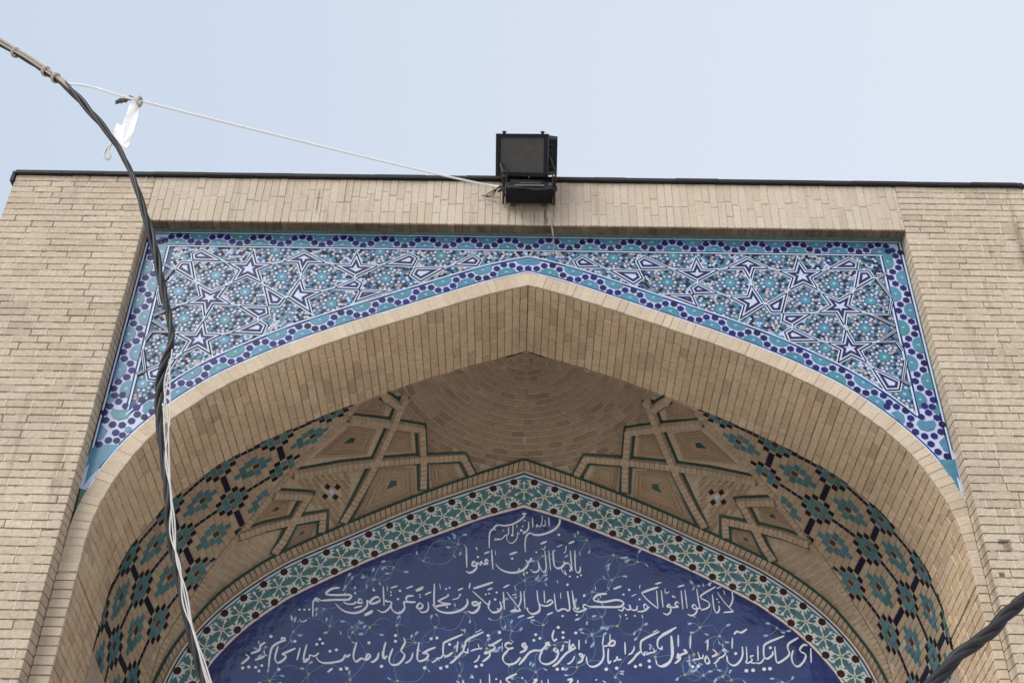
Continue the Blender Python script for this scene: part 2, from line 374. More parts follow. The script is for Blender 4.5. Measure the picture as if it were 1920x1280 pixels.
# parapet: upright bricks above the niche
items = []
x = NL
while x < NR-.01:
    wv = .066+jit(.003); x1 = min(x+wv, NR)
    if NR-x1 < .03: x1 = NR
    zs = [NT]; h = WT-NT
    split = random.choice([.235, .255, .285, .30, .24, .27, .22])
    zs += [NT+split, WT]
    if random.random() < .25: zs = [NT, NT+.13, NT+split+.09, WT]
    for za, zb in zip(zs, zs[1:]):
        vv, ff = brick_box(x+.003, x1-.003, jit(.0025), .152, za+(.004 if za > NT else 0), zb-.004, .004)
        tl = jit(.003); c = sum(vv, Vector())/len(vv)
        for q in vv: q.x += tl*(q.z-c.z)/.13
        items.append(Item(vv, ff, M['parapet_brick']))
    x = x1
pieces('parapet_brick', items, portal, 'parapet_courses', 300)
v, f = join([box(NL+.004, NR-.004, .0056, .011, NT+.012, WT-.004)]); mesh_obj('parapet_mortar', v, f, M['pmortar'], portal)
# sooty underside of the lintel
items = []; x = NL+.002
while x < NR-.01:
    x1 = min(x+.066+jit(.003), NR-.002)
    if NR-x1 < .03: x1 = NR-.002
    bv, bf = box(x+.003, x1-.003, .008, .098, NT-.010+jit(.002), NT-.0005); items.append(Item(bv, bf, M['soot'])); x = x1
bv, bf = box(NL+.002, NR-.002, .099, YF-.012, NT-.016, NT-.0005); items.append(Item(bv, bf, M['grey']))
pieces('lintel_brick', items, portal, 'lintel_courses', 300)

# black coping sheet along the wall top, with a short turned-down end at the left corner
cop = [box(WLX-.03, WRX+.02, -.022, .35, WT+.003, WT+.030), box(WLX-.034, WLX-.004, -.018, .33, WT-.085, WT+.0025)]
x = WLX
while x < WRX:                                    # slightly wavy bitumen lip
    L = random.uniform(.25, .6); x1 = min(x+L, WRX)
    cop.append(box(x, x1-.002, -.030-random.uniform(0, .008), -.0222, WT+.001+jit(.004), WT+.034)); x = x1
v, f = join(cop); mesh_obj('coping', v, f, M['asphalt'], portal)

# rim of pale header bricks round the arch
items = []; bk = []
pit = .0655; n = int(F_.L/pit); pit = F_.L/n
def rim_out(d, s):
    p = F_.at(d); nn = F_.nrm(d)
    if d < .05: nn = Vector((0, 1))
    wdt = .135 if d < 3.6 else .15
    q = p+nn*wdt
    lim = (NR if s > 0 else -NL)-.004
    q.x = min(max(q.x, 0), lim)
    return q
for s in (1, -1):
    for i in range(n):
        a, b = i*pit+.0028, (i+1)*pit-.0028
        pts = [sgn(F_.at(a), s), sgn(F_.at(b), s), sgn(rim_out(b, s), s), sgn(rim_out(a, s), s)]
        yy = YF-.012+jit(.003)
        vv, ff = prism([Vector((p.x, yy, p.y)) for p in pts], Vector((0, -1, 0)), .024, .004)
        items.append(Item(vv, ff, M['rim']))
        m_ = [sgn(F_.at(i*pit), s), sgn(F_.at((i+1)*pit), s), sgn(rim_out((i+1)*pit, s), s), sgn(rim_out(i*pit, s), s)]
        bk.append(([Vector((p.x, YF-.008, p.y)) for p in m_], [(0, 1, 2, 3)]))
    # jamb below the springing: flat courses
    nj = int(SPR/CO); cj = SPR/nj; lim = (NR-.004 if s > 0 else NL+.004)
    for k in range(nj):
        z0 = k*cj; xs = sorted([3.225*s, lim])
        yy = YF-.012+jit(.003)
        vv, ff = brick_box(xs[0], xs[1], yy, yy+.024, z0+.004, z0+cj-(.004 if k < nj-1 else .02), .004)
        items.append(Item(vv, ff, M['rim']))
    bk.append(([Vector((3.225*s, YF, 0)), Vector((lim, YF, 0)), Vector((lim, YF, SPR)), Vector((3.225*s, YF, SPR))], [(0, 1, 2, 3)]))
v, f = join(bk); mesh_obj('rim_mortar', v, f, M['pmortar'], portal)
pieces('rim_brick', items, portal, 'rim_courses', 300)

# soffit of the arch: strips of brick running into the depth
items = []; V = []; Fc = []
pit = .069; n = int(F_.L/pit)
def soff(t, y, s, lift=0):
    a = F_.at(t*F_.L); b = A_.at(t*A_.L); k = (y-YF)/(YA-YF)
    p = a.lerp(b, k); nn = F_.nrm(t*F_.L)
    p = p+nn*lift; return Vector((max(p.x, 0)*s, y, p.y))
for s in (1, -1):
    b0 = len(V); Nn = 80
    for i in range(Nn+1):
        V += [soff(i/Nn, YF-.004, s, .010), soff(i/Nn, YA, s, .010)]
    for i in range(Nn): Fc.append((b0+2*i, b0+2*i+1, b0+2*i+3, b0+2*i+2))
    # jamb base
    b0 = len(V); V += [Vector((3.235*s, YF-.004, 0)), Vector((3.343*s, YA, 0)), Vector((3.343*s, YA, SPR)), Vector((3.235*s, YF-.004, SPR))]; Fc.append((b0, b0+1, b0+2, b0+3))
    for i in range(n):
        ga, gb = random.uniform(.02, .055), random.uniform(.02, .055); ta, tb = (i+ga)/n, (i+1-gb)/n
        y = YF+.014
        off = random.choice([.0, .08, .13, .18])
        ys = [y]
        yy = y+.10+off*.6
        while yy < YA-.06: ys.append(yy); yy += random.choice([.21, .235, .25, .12])
        ys.append(YA)
        for ya, yb in zip(ys, ys[1:]):
            ya += .0035; yb -= .0035; lf = jit(.003)
            j1, j2 = jit(.02)/n, jit(.02)/n; pts = [soff(ta+j1, ya, s, lf), soff(tb+j1, ya, s, lf), soff(tb+j2, yb, s, lf), soff(ta+j2, yb, s, lf)]
            nn = -F_.nrm((ta+tb)/2*F_.L); nn = Vector((nn.x*s, 0, nn.y))
            vv, ff = prism(pts, nn, .03, .004)
            mm = M['soffit']
            items.append(Item(vv, ff, mm))
    nj = int(SPR/CO); cj = SPR/nj
    for k in range(nj):
        z0, z1 = k*cj+.004, (k+1)*cj-.004
        if k == nj-1: z1 -= .012                   # open joint at the springing line
        ys = [YF+.014]; yy = YF+.014+random.choice([.10, .16, .22])
        while yy < YA-.06: ys.append(yy); yy += random.choice([.21, .235, .25])
        ys.append(YA)
        for ya, yb in zip(ys, ys[1:]):
            xa = 3.225+(ya-YF)/(YA-YF)*.108; xb = 3.225+(yb-YF)/(YA-YF)*.108; j = jit(.003)
            pts = [Vector(((xa+j)*s, ya+.003, z0)), Vector(((xb+j)*s, yb-.003, z0)), Vector(((xb+j)*s, yb-.003, z1)), Vector(((xa+j)*s, ya+.003, z1))]
            vv, ff = prism(pts, Vector((-s, .1, 0)), .03, .004)
            items.append(Item(vv, ff, M['soffit']))
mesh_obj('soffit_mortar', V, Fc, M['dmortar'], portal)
pieces('soffit_brick', items, portal, 'soffit_courses', 300)

# ------------------------------------------------------------------ half dome behind the arch
NU, NV = 110, 28
VB = 2.15
def vault(u, v, s):
    a = A_full.at(u*A_full.L); b = B2.at(u*B2.L); ph = v*math.pi/2
    q = b+(a-b)*math.cos(ph)
    return Vector((q.x*s, YA+(VB-YA)*math.sin(ph), q.y))
V = []; Fc = []
for i in range(-NU, NU+1):
    for j in range(NV+1): V.append(vault(abs(i)/NU, j/NV, 1 if i >= 0 else -1))
for i in range(2*NU):
    for j in range(NV):
        a = i*(NV+1)+j; Fc.append((a, a+1, a+NV+2, a+NV+1))
mesh_obj('half_dome', V, Fc, M['vmortar'], portal, smooth=True)
EV, EF = list(V), list(Fc)                        # measuring surface only: the flank continued a little past the arch
for i in range(2*NU+1):
    p = V[i*(NV+1)]; EV.append(Vector((p.x, .85, p.z)))
for i in range(2*NU): EF.append((i*(NV+1), (i+1)*(NV+1), len(V)+i+1, len(V)+i))
bvh = BVHTree.FromPolygons([tuple(p) for p in EV], EF)
def hit(px, py):
    d = ray(px, py).normalized(); h = bvh.ray_cast(CAM, d)
    if h[0] is None or h[0].y < .86: return None
    n = h[1]
    h = (Vector((h[0].x, max(h[0].y, YA+.002), h[0].z)), n)
    if n.dot(d) > 0: n = -n
    return h[0], n
def onv(px, py, s=1, lift=0):
    """photo pixel of the right half -> point on the vault (mirrored when s = -1)"""
    h = hit(px, py)
    if h is None: return None
    p, n = h; p = p+n*lift
    return (Vector((p.x*s, p.y, p.z)), Vector((n.x*s, n.y, n.z)))
def vpoly(pts, s, lift, m, th=.02, bev=.0025):
    q = [onv(a, b, s, lift) for a, b in pts]
    if any(x is None for x in q): return None
    for x in q: x[0].x = max(x[0].x*s, .0035)*s
    n = sum((x[1] for x in q), Vector()).normalized()
    v, f = prism([x[0] for x in q], n, th, bev); return Item(v, f, m)
def inside(p, poly):
    x, y = p; c = False; j = len(poly)-1
    for i in range(len(poly)):
        xi, yi = poly[i]; xj, yj = poly[j]
        if (yi > y) != (yj > y) and x < (xj-xi)*(y-yi)/(yj-yi)+xi: c = not c
        j = i
    return c
def lerp2(a, b, t): return (a[0]+(b[0]-a[0])*t, a[1]+(b[1]-a[1])*t)

# rings of brown brick fanning out from the crown
fan = [(988,648),(1245,735),(1216,748),(1226,794),(1180,800),(1172,856),(1098,852),(1078,894),(983,866)]
items = []
cx, cy = 988, 655
for k in range(1, 28):
    r0, r1 = (k-.5)*12.6+1.15, (k+.5)*12.6-1.15
    asp = .895+.002*k
    arc = r0*1.15; nb = max(3, int(arc*1.57/ (42 if k > 4 else 20)))
    off = random.random()
    for j in range(-1, nb+1):
        a0 = (j+off)/nb*math.pi/2; a1 = (j+1+off)/nb*math.pi/2-.9/r1
        a0 = max(a0, -.04); a1 = min(a1, math.pi/2)
        if a1-a0 < 2/r1: continue
        ring = lambda r, a: (cx+r*1.19*math.sin(a), cy+r*asp*math.cos(a)*.98)
        segs = [(a0, (a0+a1)/2), ((a0+a1)/2, a1)] if a1-a0 > .12 else [(a0, a1)]
        for (b0, b1) in segs:
            pts = [ring(r0, b0), ring(r1, b0), ring(r1, b1), ring(r0, b1)]
            cc = (sum(p[0] for p in pts)/4, sum(p[1] for p in pts)/4)
            if not (inside((max(cc[0], 990), cc[1]), fan)): continue
            for s in (1, -1):
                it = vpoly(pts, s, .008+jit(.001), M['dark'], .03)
                if it: items.append(it)
pieces('ring_brick', items, portal, 'ring_courses', 300)

# sunken panels between the ribs: strips of brick laid round a centre
def inset(poly, t, c): return [lerp2(p, c, t) for p in poly]
def poly_c(p): return (sum(a for a, b in p)/len(p), sum(b for a, b in p)/len(p))
panels = [
 ([(1198,815),(1235,812),(1249,858),(1193,855)], None),
 ([(1115,873),(1161,875),(1154,922),(1103,905)], None),
 ([(1190,881),(1257,883),(1272,922),(1302,988),(1187,938)], (1229,912)),
 ([(1262,812),(1315,806),(1385,871),(1280,862)], (1312,834)),
 ([(1420,950),(1455,950),(1496,1000),(1428,982)], (1448,966)),
 ([(1370,992),(1412,1000),(1436,1045),(1384,1023)], (1398,1010)),
 ([(1246,757),(1260,749),(1296,764),(1318,784),(1250,786)], None),
]
strips, orn = [], []
for poly, oc in panels:
    c = poly_c(poly); nst = 4 if oc else 3
    c2 = oc or c
    for s in (1, -1):
        for k in range(nst):
            t0, t1 = .04+k*.9/(nst+.6), .04+(k+.82)*.9/(nst+.6)
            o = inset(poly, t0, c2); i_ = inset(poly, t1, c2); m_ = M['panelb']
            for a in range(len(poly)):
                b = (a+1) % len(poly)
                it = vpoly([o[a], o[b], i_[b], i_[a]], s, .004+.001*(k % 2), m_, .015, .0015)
                if it: strips.append(it)
        inn = inset(poly, .045+nst*.9/(nst+.6), c2)
        it = vpoly(inn, s, .005, M['green'] if oc else M['panelb'], .015, .0015)
        if it: (orn if oc else strips).append(it)
# large panel with the white square and four black ones
P5 = [(1288,885),(1408,905),(1436,926),(1385,928),(1398,972),(1349,966),(1347,1005),(1327,997),(1300,930)]
for s in (1, -1):
    for k in range(-26, 27):                      # diagonal brick strips, clipped to the panel
        for j in range(-7, 8):
            a = (1345+k*7.0+j*20*.62+(k % 2)*6, 932+k*0.0-j*20*.8+(k % 2)*8)
            d = (6.2, 8.0); e = (6.0, 0)
            pts = [(a[0]-d[0], a[1]+d[1]), (a[0]-d[0]+e[0], a[1]+d[1]+e[1]), (a[0]+d[0]+e[0]*.95, a[1]-d[1]+1), (a[0]+d[0], a[1]-d[1]+1)]
            if all(inside(q, P5) for q in pts) and max(abs(a[0]+3-1345), abs(a[1]-932)) > 15:
                it = vpoly(pts, s, .004, M['panelb'], .015, .0015)
                if it: strips.append(it)
    for dx, dy, m_ in ((-11,-10,'black'),(8,-10,'black'),(-8,9,'black'),(12,8,'black'),(0,-1,'white')):
        x0, y0 = 1345+dx, 932+dy; h = 6.0
        it = vpoly([(x0-h,y0-1),(x0+1,y0-h),(x0+h,y0+1),(x0-1,y0+h)], s, .011, M[m_], .015, .0012)
        if it: orn.append(it)
pieces('panel_brick', strips, portal, 'panel_courses', 300)
pieces('glazed_inset', orn, portal)

# plain lower field between the last rib and the panel border: narrow radiating bricks
seam = [(1305,770),(1345,815),(1403,872),(1456,936),(1505,1003),(1540,1044),(1572,1092),(1610,1153),(1636,1197),(1658,1236),(1671,1280),(1681,1330)]
low = [(1447,1018),(1514,1024),(1536,1040),(1566,1092),(1604,1153),(1629,1197),(1650,1236),(1664,1280),(1655,1275),(1630,1232),(1590,1184),(1548,1136),(1495,1094),(1462,1073)]
items = []
for i in range(0, 90):
    for j in range(0, 12):
        x0 = 1440+i*3.3*.9+j*13*.0; y0 = 1010+i*3.6
        x0 = 1432+j*12.5+i*2.7; y0 = 1030+i*3.9-j*7.5+(i*5 % 7)*.4
        pts = [(x0,y0),(x0+11.6,y0-6.6),(x0+12.2,y0-3.5),(x0+.6,y0+3.1)]
        if all(inside(q, low) for q in pts):
            for s in (1, -1):
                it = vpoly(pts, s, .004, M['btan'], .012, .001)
                if it: items.append(it)
pieces('lower_brick', items, portal, 'lower_courses', 300)

# ribs
def rib(px, s, wpx, lift=.045, m=M['rib'], name='rib', closed=False):
    """raised band following a photo polyline on the vault: brick body plus a green glazed strip along each edge"""
    pts = []
    for a, b in zip(px, px[1:]):
        nseg = max(1, int(math.dist(a, b)/9))
        for i in range(nseg): pts.append(lerp2(a, b, i/nseg))
    pts.append(px[-1])
    top = []
    for q in pts:
        h = onv(q[0], q[1], s)
        if h: top.append(h)
    if len(top) < 2: return None
    wd = wpx
    def side(i):
        a = top[max(i-1, 0)][0]; b = top[min(i+1, len(top)-1)][0]; t = (b-a).normalized()
        sd_ = t.cross(top[i][1]).normalized()
        if 0 < i < len(top)-1:
            t1 = (top[i][0]-top[i-1][0]).normalized(); t2 = (top[i+1][0]-top[i][0]).normalized()
            c = max(.35, math.sqrt(max(0, (1+t1.dot(t2))/2))); sd_ = sd_/c
        return sd_
    bricks = []
    for i in range(len(top)-1):
        (p, n), (q, n2) = top[i], top[i+1]; s1, s2 = side(i), side(i+1); ds = (q-p)*.035
        prof = [(-wd, 0), (-wd*.8, lift), (wd*.8, lift), (wd, 0)]
        vv = [p+ds+s1*a+n*b for a, b in prof]+[q-ds+s2*a+n2*b for a, b in prof]
        bricks.append(Item(vv, [(0,1,5,4),(1,2,6,5),(2,3,7,6),(0,3,2,1),(4,5,6,7)], m))
    gl = []
    for e in (-1, 1):
        V, F = [], []
        for i in range(len(top)):
            p, n = top[i]; sd_ = side(i)
            for a, b in ((wd*1.0, .0), (wd*1.0, .014), (wd+.022, .014), (wd+.022, 0)): V.append(p+sd_*(a*e)+n*b)
        for i in range(len(top)-1):
            for k in range(3): F.append((4*i+k, 4*i+k+1, 4*i+k+5, 4*i+k+4))
        gl.append((V, F))
    return bricks, gl
ribs = [
 [(1080,897),(1100,860),(1174,864),(1268,873),(1330,881),(1420,899)],
 [(1171,936),(1175,866),(1181,806),(1235,798),(1316,790)],
 [(1214,748),(1224,768),(1235,800),(1264,871),(1290,930),(1320,994)],
 [(1226,764),(1254,744)],
 [(1360,1022),(1360,977),(1415,987),(1470,1000),(1520,1018)],
 [(1456,937),(1392,939),(1416,987),(1432,1025),(1448,1056)],
]
rb, gv = [], []
for px in ribs:
    for s in (1, -1):
        r = rib(px, s, .036, .065)
        if r: rb += r[0]; gv += r[1]
for s in (1, -1):
    r = rib(seam, s, .03, .022, M['btan'])
    rb += r[0]
pieces('rib_brick', rb, portal, 'rib_courses', 300)
for v, f in gv: mesh_obj('green_edging', v, f, M['green'], portal)

# brick band and glazed line between the half dome and the inscription border
items = []; gl = []
nb = 150
pit = .052; n = int(B2.L/pit)
def b2in(t, s):
    q = Bo.at(t*Bo.L); nn = Bo.nrm(t*Bo.L)
    if t < .004: nn = Vector((0, 1))
    q = q+nn*.045; return Vector((max(q.x, 0)*s, q.y))
def b2out(t, s):
    q = B2.at(t*B2.L); return Vector((q.x*s, q.y))
for s in (1, -1):
    for i in range(n):
        ta, tb = (i+.06)/n, (i+.94)/n
        pts = [b2in(ta, s), b2in(tb, s), b2out(tb, s), b2out(ta, s)]
        vv, ff = prism([Vector((p.x, VB-.035+jit(.002), p.y)) for p in pts], Vector((0, -1, 0)), .06, .003)
        items.append(Item(vv, ff, M['rib']))
pieces('band_brick', items, portal, 'band_courses', 300)
def ribbon(path, off0, off1, Y, th, N=120, s_list=(1, -1), apexfix=True, dmax=None):
    V, F = [], []
    L = dmax or path.L
    for s in s_list:
        b0 = len(V)
        for i in range(N+1):
            d = i/N*L; p = path.at(d); nn = path.nrm(d)
            if i == 0 and apexfix:
                t = path.nrm(.05); nn = Vector((0, 1))/max(.3, t.y)
            for o_ in (off0, off1):
                q = p+nn*o_; q.x = max(q.x, 0) if i else 0
                V += [Vector((q.x*s, Y, q.y)), Vector((q.x*s, Y+th, q.y))]
        for i in range(N):
            a = b0+4*i; b = a+4
            F += [(a, b, b+2, a+2), (a, a+1, b+1, b), (a+2, b+2, b+3, a+3)]
    return V, F
mesh_obj('dome_edge_strip', *ribbon(B2, -.004, .020, VB-.042, .05), M['green'], portal)

# back wall behind the inscription and below it
v, f = join([box(-3.36, 3.36, YP+.012, YP+.3, 0, 8.0)])
mesh_obj('niche_back_wall', v, f, M['mortar'], portal)

# mosaic of glazed bricks on the outer flank of the half dome: T lattice points (photo px), rows go into the depth
Lt = {  # i : three points j = 0,1,2
 -1: [(1262,748),(1240,778),(1216,812)],
 0: [(1348,783),(1330,824),(1310,868)],
 1: [(1453,834),(1434,889),(1412,946)],
 2: [(1561,891),(1533,954),(1503,1018)],
 3: [(1652,972),(1629,1027),(1596,1092)],
 4: [(1729,1066),(1703,1122),(1668,1188)],
 5: [(1779,1172),(1752,1232),(1716,1300)],
 6: [(1806,1296),(1780,1356),(1746,1420)]}
def lat(a, b):
    i = int(math.floor(a)); i = min(max(i, -1), 5); t = a-i
    def cr(j):
        p = [Lt[max(i-1, -1)][j], Lt[i][j], Lt[i+1][j], Lt[min(i+2, 6)][j]]
        return tuple(.5*(2*p[1][k]+(p[2][k]-p[0][k])*t+(2*p[0][k]-5*p[1][k]+4*p[2][k]-p[3][k])*t*t+(3*p[1][k]-p[0][k]-3*p[2][k]+p[3][k])*t**3) for k in (0, 1))
    j0, j1, j2 = cr(0), cr(1), cr(2)
    if b <= 1: return lerp2(j0, j1, b)
    return lerp2(j1, j2, b-1)
wedge = [(1300,756),(1374,786),(1424,808),(1475,829),(1533,863),(1570,882),(1599,903),(1643,937),(1689,988),(1723,1026),(1744,1060),(1761,1098),(1775,1138),(1788,1182),(1803,1251),(1812,1330)]+list(reversed([(x+6, y-3) for x, y in seam]))
tiles = []
NC = 9; W_ = 1/NC
def mtile(a0, a1, b0, b1, m, lift=.006):
    pts = [lat(a0, b0), lat(a1, b0), lat(a1, b1), lat(a0, b1)]
    ok = [inside(q, wedge) for q in pts]
    cc = poly_c(pts)
    if not inside(cc, wedge) or sum(ok) < 2: return
    for s in (1, -1):
        it = vpoly(pts, s, lift+jit(.001), m, .02, .0018)
        if it and all(p.y > YA-.02 for p in it.v[-4:]): tiles.append(it)
g_ = .012
for i in range(-1, 6):
    for c in range(-4, 5):
        a0, a1 = i+(c-.5)*W_+g_*.5, i+(c+.5)*W_-g_*.5
        segs = []                                   # (b0, b1, kind) along the column, relative to rows 0,1,2
        ac = abs(c)
        for j in (0, 1, 2):
            if ac == 0: segs += [(j-.22, j-.06, 'mteal'), (j-.06, j+.06, 'red'), (j+.06, j+.22, 'mteal')]
            elif ac == 1: segs += [(j-.30, j-.17, 'black'), (j-.17, j+.17, 'mteal'), (j+.17, j+.30, 'black')]
            elif ac == 2: segs += [(j-.18, j-.06, 'black'), (j-.06, j+.06, 'mteal'), (j+.06, j+.18, 'black')]
            else: segs += [(j-.045, j+.045, 'mnavy')]
        for j in (0, 1):
            if ac == 0: segs += [(j+.27, j+.73, 'mnavy')]
            if ac == 4:
                segs += [(j+.5-.27, j+.5-.08, 'mteal'), (j+.5+.08, j+.5+.27, 'mteal')] if c == 4 else [(j+.5-.24, j+.5-.06, 'mteal'), (j+.5+.02, j+.5+.2, 'mteal')]
                segs += [(j+.5-.07, j+.5+.07, 'red')] if c == 4 else []
            if ac == 3: segs += [(j+.5-.17, j+.5+.17, 'mteal')]
            if ac == 2: segs += [(j+.5-.06, j+.5+.075, 'mteal')]
        segs.sort(); b = -.34; fin = []
        for (p, q, k) in segs:
            p = max(p, b)
            if q <= p: continue
            if p-b > .05:
                nn_ = max(1, round((p-b)/.24)); st = (p-b)/nn_
                for z in range(nn_): fin.append((b+z*st, b+(z+1)*st, 'btan'))
            fin.append((p, q, k)); b = q
        if 2.6-b > .05: fin += [(b, (b+2.6)/2, 'btan'), ((b+2.6)/2, 2.6, 'btan')]
        for (p, q, k) in fin: mtile(a0, a1, p+g_, q-g_, M[k], .006)
pieces('mosaic_brick', tiles, portal, 'mosaic_courses', 300)

# ------------------------------------------------------------------ tiled spandrel over the arch
spand = empty('spandrel_tile_panel', (0, YF, 6), 'turquoise, white and cobalt mosaic tile panel with stars above the pointed arch', 'tile panel')
Y0 = YF-.004
V, Fc = [], []
N = 90; lim = {1: NR+.005, -1: -NL+.005}
for s in (1, -1):
    b0 = len(V)
    for i in range(N+1):
        q = G_.at(i/N*G_.L); x_ = min(q.x, lim[s])
        V += [Vector((x_*s, Y0, q.y)), Vector((x_*s, Y0, NT+.008))]
    for i in range(N): Fc.append((b0+2*i, b0+2*i+1, b0+2*i+3, b0+2*i+2))
mesh_obj('backing', V, Fc, M['grey'], spand)

BW = .150                                          # border band width
ZT = NT-.022                                       # top of the band
XR = {1: NR-.026, -1: -NL-.026}
def side_pt(d, s): return Vector((XR[s], ZT-d))
# three band runs: position function (d along, n across 0 = field side .. 1 = outer side)
def top_fn(s):
    return lambda d, n: Vector((d*s, ZT-.145+n*.138))
def side_fn(s):
    return lambda d, n: Vector(((XR[s]-.180+n*.172)*s, ZT-d))
def arch_fn(s):
    def fn(d, n):
        p = G_.at(d); nn = G_.nrm(d)
        if d < .12: nn = Vector((0, 1)).lerp(nn, d/.12).normalized()
        q = p+nn*(.012+(1-n)*.150); return Vector((max(q.x, 0)*s, q.y))
    return fn
def in_sp(p, s, mg=0):                              # inside the spandrel outline
    x_ = p.x*s
    if x_ > XR[s]+.004-mg or p.y > ZT+.001: return False
    return p.y > arch_z(x_)+mg
GZ = G_.p
def arch_z(x_):
    for a, b in zip(GZ, GZ[1:]):
        if a.x <= x_ <= b.x and b.x > a.x: return a.y+(b.y-a.y)*(x_-a.x)/(b.x-a.x)
    return -9
def arch_dist(p):
    q = Vector((abs(p.x), p.y)); return min((q-g__).length for g__ in GZ[::2])
def strip2(fn, d0, d1, n0, n1, m, Y, N=60, th=.003):
    V, F = [], []
    for i in range(N+1):
        d = d0+(d1-d0)*i/N; a, b = fn(d, n0), fn(d, n1)
        V += [Vector((a.x, Y, a.y)), Vector((b.x, Y, b.y)), Vector((a.x, Y+th, a.y)), Vector((b.x, Y+th, b.y))]
    for i in range(N):
        a = 4*i; b = a+4; F += [(a, a+1, b+1, b), (a, b, b+2, a+2), (a+1, a+3, b+3, b+1)]
    return V, F
def w2(px, s):
    p = P(px[0], px[1], Y0); return Vector((p.x*s*(XR[-1]/XR[1] if s < 0 else 1), p.z))
bandb, lines_w, lines_d, hexes, lobes = [], [], [], [], []
LA = 3.93                                          # length of the arch band until it meets the side
TIP = {1: 6.01, -1: 5.95}
for s in (1, -1):
    tf, sf, af = top_fn(s), side_fn(s), arch_fn(s)
    zend = ZT-TIP[s]
    d_ = 2.5
    while d_ < G_.L-.02 and af(d_, -.07).x*s < XR[s]-.180-.07*.172: d_ += .01
    ARC = d_; FT = ZT-af(d_, -.07).y
    runs = [(tf, 0, XR[s], 0), (sf, 0, zend, 1), (af, 0, G_.L-.28, 2)]
    for fn, d0, d1, kind in runs:
        e1 = {0: XR[s]-.175, 1: FT, 2: ARC}[kind]       # where inner lines stop
        bandb.append(strip2(fn, d0, d1 if kind != 1 else zend-.32, -.0, 1, None, Y0-.003-.0006*kind))
        lines_w.append(strip2(fn, d0 if kind != 1 else -.004, d1+(.004 if kind == 0 else -.06 if kind == 1 else -.02), 1.03, 1.11, None, Y0-.0062-.0004*kind))
        lines_d.append(strip2(fn, d0, d1-(.12 if kind == 1 else .2 if kind == 2 else 0), .94, 1.03, None, Y0-.0052-.0004*kind))
        st = .148 if kind == 1 else d0
        lines_w.append(strip2(fn, st, e1, -.11, -.03, None, Y0-.0085-.0004*kind))
        lines_d.append(strip2(fn, st, e1, -.03, .06, None, Y0-.0072-.0004*kind))
        PER = .363; nper = (d1-d0)/PER
        ph = {0: .5, 1: .62, 2: .0}[kind]
        k = -1
        while (k+ph)*PER < d1+PER:
            base = (k+ph)*PER; k += 1
            for t, nn in ((0,.83),(.185,.70),(-.185,.70),(.315,.36),(-.315,.36),(.5,.20)):
                d = base+t*PER
                if d < d0-.001 or d > d1: continue
                if kind == 2 and d < .02 and s < 0: continue
                if kind == 0 and d < .02 and s < 0: continue
                p = fn(d, nn)
                if not in_sp(p, s, .0) or p.y < 6.83: continue
                if kind == 1 and (arch_dist(p) < .175 or p.y > ZT-.16 and False): continue
                if kind == 0 and p.x*s > XR[s]-.17 and False: continue
                if kind == 2 and (XR[s]-p.x*s) < .03: continue
                if kind == 1 and d < .10: continue
                r = .0315
                hexes.append(flat([(p.x+r*math.cos(q*math.pi/3+.3), p.y+r*.98*math.sin(q*math.pi/3+.3)) for q in range(6)], Y0-.0098, M['navy'], .005))
            for t, n0, dr in ((0, .03, 1), (.5, .97, -1)):
                d = base+t*PER
                if d < d0-.08 or d > d1: continue
                if kind == 0 and d > XR[s]-.12: continue
                if kind == 1 and (d < .16 or arch_dist(fn(d, n0)) < .17): continue
                if fn(max(d, 0), n0).y < 6.83: continue
                pts = []; hi = []
                for q in range(9):
                    an = math.pi*q/8; dd = d+.083*math.cos(an); nn = n0+dr*.50*math.sin(an)**.8
                    if dd < 0: dd = 0
                    a = fn(dd, nn); pts.append((a.x, a.y))
                if in_sp(fn(max(d, 0), .5), s): lobes.append(flat(pts, Y0-.0090, M['teal'], .004))
                c = fn(max(d, 0), n0+dr*.20); r = .012
                if in_sp(c, s): hexes_l = lobes.append(flat([(c.x+r*1.5*math.cos(q*math.pi/2), c.y+r*math.sin(q*math.pi/2)) for q in range(4)], Y0-.0112, M['lteal'], .003))
    # corner lobe
    lobes.append(flat([((XR[s]-.17)*s, ZT-.15), ((XR[s]-.17)*s, ZT-.06), ((XR[s]-.10)*s, ZT-.055), ((XR[s]-.075)*s, ZT-.11), ((XR[s]-.09)*s, ZT-.19), ((XR[s]-.165)*s, ZT-.22)], Y0-.0088, M['teal'], .004))
    zt = 6.33 if s > 0 else 6.36; xa_ = max(a.x for a in GZ if a.y > zt)
    lobes.append(flat([((XR[s]-.004)*s, zt+.02), ((xa_+.012)*s, zt+.02), ((XR[s]-.030)*s, TIP[s]+.13), ((XR[s]-.004)*s, TIP[s]+.06)], Y0-.0080, M['teal'], .004))
    # narrow foot of the panel, laid by hand
    def T(a, b): return w2((1640+a/5.333, 760+b/5.333), s)
    for a, b in ((120,15),(215,15),(305,55),(495,8),(535,75),(620,125),(672,192),(660,266),(592,308),(497,310),(560,388),(630,466),(722,512),(405,266),(350,198),(358,130)):
        p = T(a, b); hexes.append(flat([(p.x+.031*math.cos(q*math.pi/3+.3), p.y+.031*math.sin(q*math.pi/3+.3)) for q in range(6)], Y0-.0098, M['navy'], .005))
    for pl in ([(160,75),(230,55),(290,100),(300,165),(270,190)], [(550,0),(640,0),(655,90),(590,75)], [(415,185),(440,150),(520,160),(590,150),(612,190),(590,240),(530,262),(450,240)], [(640,370),(700,310),(725,400),(745,470),(690,455)], [(690,560),(728,600),(760,545),(800,540),(845,745)]):
        lobes.append(flat([tuple(T(a, b)) for a, b in pl], Y0-.0090, M['teal'], .004))
